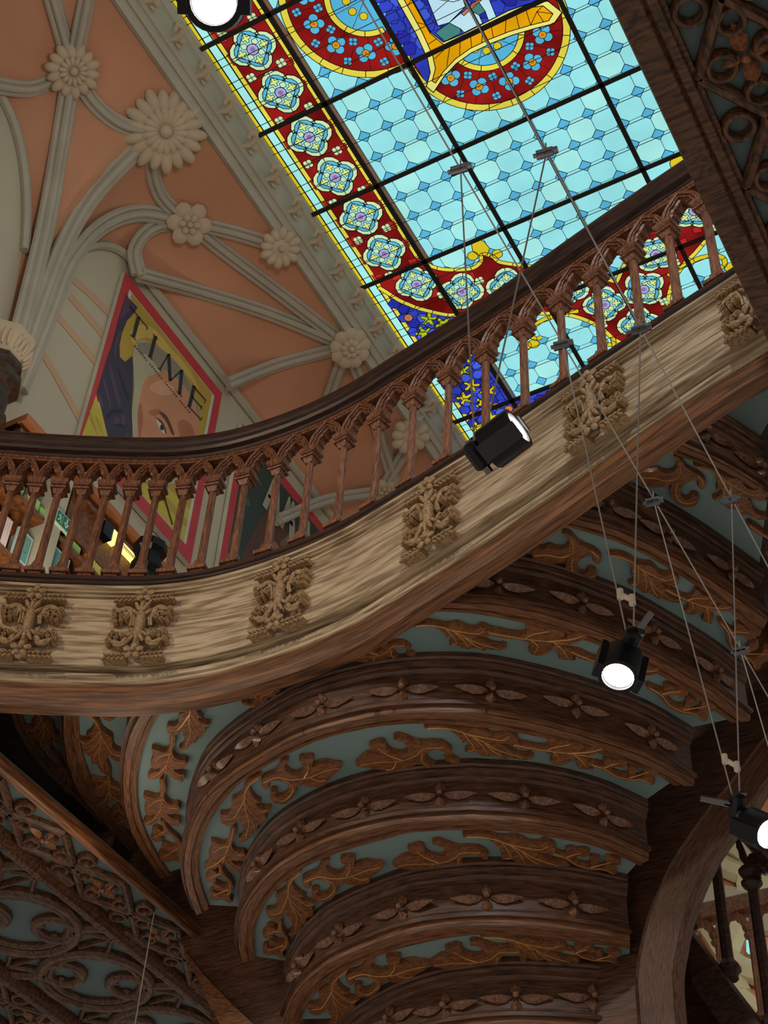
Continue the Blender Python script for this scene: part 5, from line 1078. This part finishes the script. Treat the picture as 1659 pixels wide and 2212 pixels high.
# ================================================================ far side of the hall seen through the stair opening
MT['peach'] = mat_plain('far_vault_plaster', (216, 152, 106), .85, 0, .06, .8); MT['farrib'] = mat_plain('far_rib_plaster', (204, 198, 164), .8, 0, .05)
g = MB(); g.box((-7, 12.6, CZ+2), (3, 12.8, CZ+11)); wf = struct(g.build('wall_back', 'peach'))
g = MB()
for p in ([(1520, 1850), (1580, 1880), (1620, 1900), (1680, 1960)], [(1560, 1810), (1620, 1850), (1680, 1880)], [(1600, 1910), (1660, 1915), (1720, 1925)], [(1535, 2010), (1585, 2080), (1650, 2110)], [(1600, 2150), (1570, 2080), (1600, 1990)], [(1570, 2130), (1640, 2190), (1700, 2230)]):
    P = [on_y(tuple(q_), 12.5) for q_ in cr(p, 4)]; g.tube(P, .11, 7)
g.build('wall_rib', 'farrib', wf)
g = MB(); P = [on_y(p, 12.45) for p in ((1490, 1900), (1530, 1905), (1600, 1918), (1660, 1945), (1660, 2010), (1490, 2010))]; g.prism([(p.x, p.z) for p in P], lambda a, b, c: (a, 12.45+c, b), .1, 0); g.build('wall_panel', 'cloth_', wf) if False else g.build('wall_panel', 'rib', wf)
g = MB(); P = [on_y(p, 12.4) for p in ((1612, 2030), (1645, 2040), (1642, 2060), (1612, 2055))]; g.prism([(p.x, p.z) for p in P], lambda a, b, c: (a, 12.4+c, b), .05, 0); wn = struct(g.build('window_1', GL['aqua'], None, 0))
spot('far_light', (-2.2, 9.6, 8.0), (-3.0, 12.6, 7.6), 110, (1.0, .86, .7), .3, 120)  # unseen light that brightens the back wall
def mini_balustrade(name, label, Y, slope, x0, x1, h_rail, nb, mat, hb):
    t = thing(name, label, 'balustrade', None, ((x0+x1)/2, Y, CZ+hb)); f = lambda x: slope*(x-x0)
    g = MB(); g.add([(x, Y+dy, CZ+h_rail+f(x)+dz) for x in (x0, x1) for dy, dz in ((-.06, -.02), (-.07, .03), (-.05, .09), (.05, .09), (.07, .03), (.06, -.02))], [(i, (i+1) % 6, 6+(i+1) % 6, 6+i) for i in range(6)]+[(5, 4, 3, 2, 1, 0), (6, 7, 8, 9, 10, 11)]); g.build('handrail', mat, t)
    g = MB(); g.add([(x, Y+dy, CZ+hb+f(x)+dz) for x in (x0, x1) for dy, dz in ((-.06, -.3), (-.07, -.03), (-.04, 0), (.04, 0), (.07, -.03), (.06, -.3))], [(i, (i+1) % 6, 6+(i+1) % 6, 6+i) for i in range(6)]+[(5, 4, 3, 2, 1, 0), (6, 7, 8, 9, 10, 11)]); g.build('bottom_rail', mat, t)
    xs = np.linspace(x0, x1, nb); L = h_rail-hb
    for x in xs:
        z = hb+f(x); g = MB(); g.lathe([(.035, 0), (.035, .03), (.05, .035), (.05, .055), (.025, .09), (.022, L*.72), (.03, L*.74), (.045, L*.755), (.045, L*.775), (.032, L*.79), (.05, L*.82), (.05, L*.84)], (x, Y, CZ+z), (0, 0, 1), 8, 0, (1, 0, 0)); g.build('baluster', mat, t, 30)
    for a, b in zip(xs[:-1], xs[1:]):
        g = MB(); w = b-a
        for sg_ in (0, 1):
            I = [(p[0] if sg_ == 0 else 1-p[0], p[1]) for p in INN]; O = [(p[0] if sg_ == 0 else 1-p[0], p[1]) for p in OUT]; vs = []
            for (i0, i1), (o0, o1) in zip(I, O):
                for (aa, bb), y in (((i0, i1), -.03), ((o0, o1), -.035), ((o0, o1), .03), ((i0, i1), .03)): x = a+aa*w; vs.append((x, Y+y, CZ+hb+f(x)+L*(.83+.115*bb)))
            m = len(I); g.add(vs, [(k*4+j, k*4+(j+1) % 4, k*4+4+(j+1) % 4, k*4+4+j) for k in range(m-1) for j in range(4)]+[(3, 2, 1, 0), tuple((m-1)*4+j for j in range(4))])
        g.build('arch', mat, t, 30)
    return t
mini_balustrade('balustrade', 'far balustrade with light balusters glimpsed beyond the curved brace', 8.5, 0, -3.6, -1.0, 5.19, 13, 'baluster', 4.42)
mini_balustrade('stair_balustrade', 'near black balusters on a sloping stair string beside the curved brace', 5.65, -1.9, -1.785, -1.35, 4.33, 4, 'dark', 3.43)
wallpoly([(1466, 2000), (1484, 2006), (1560, 2110), (1650, 2235), (1466, 2260)], 5.75, .05, 'string_panel', 'dark', stc)
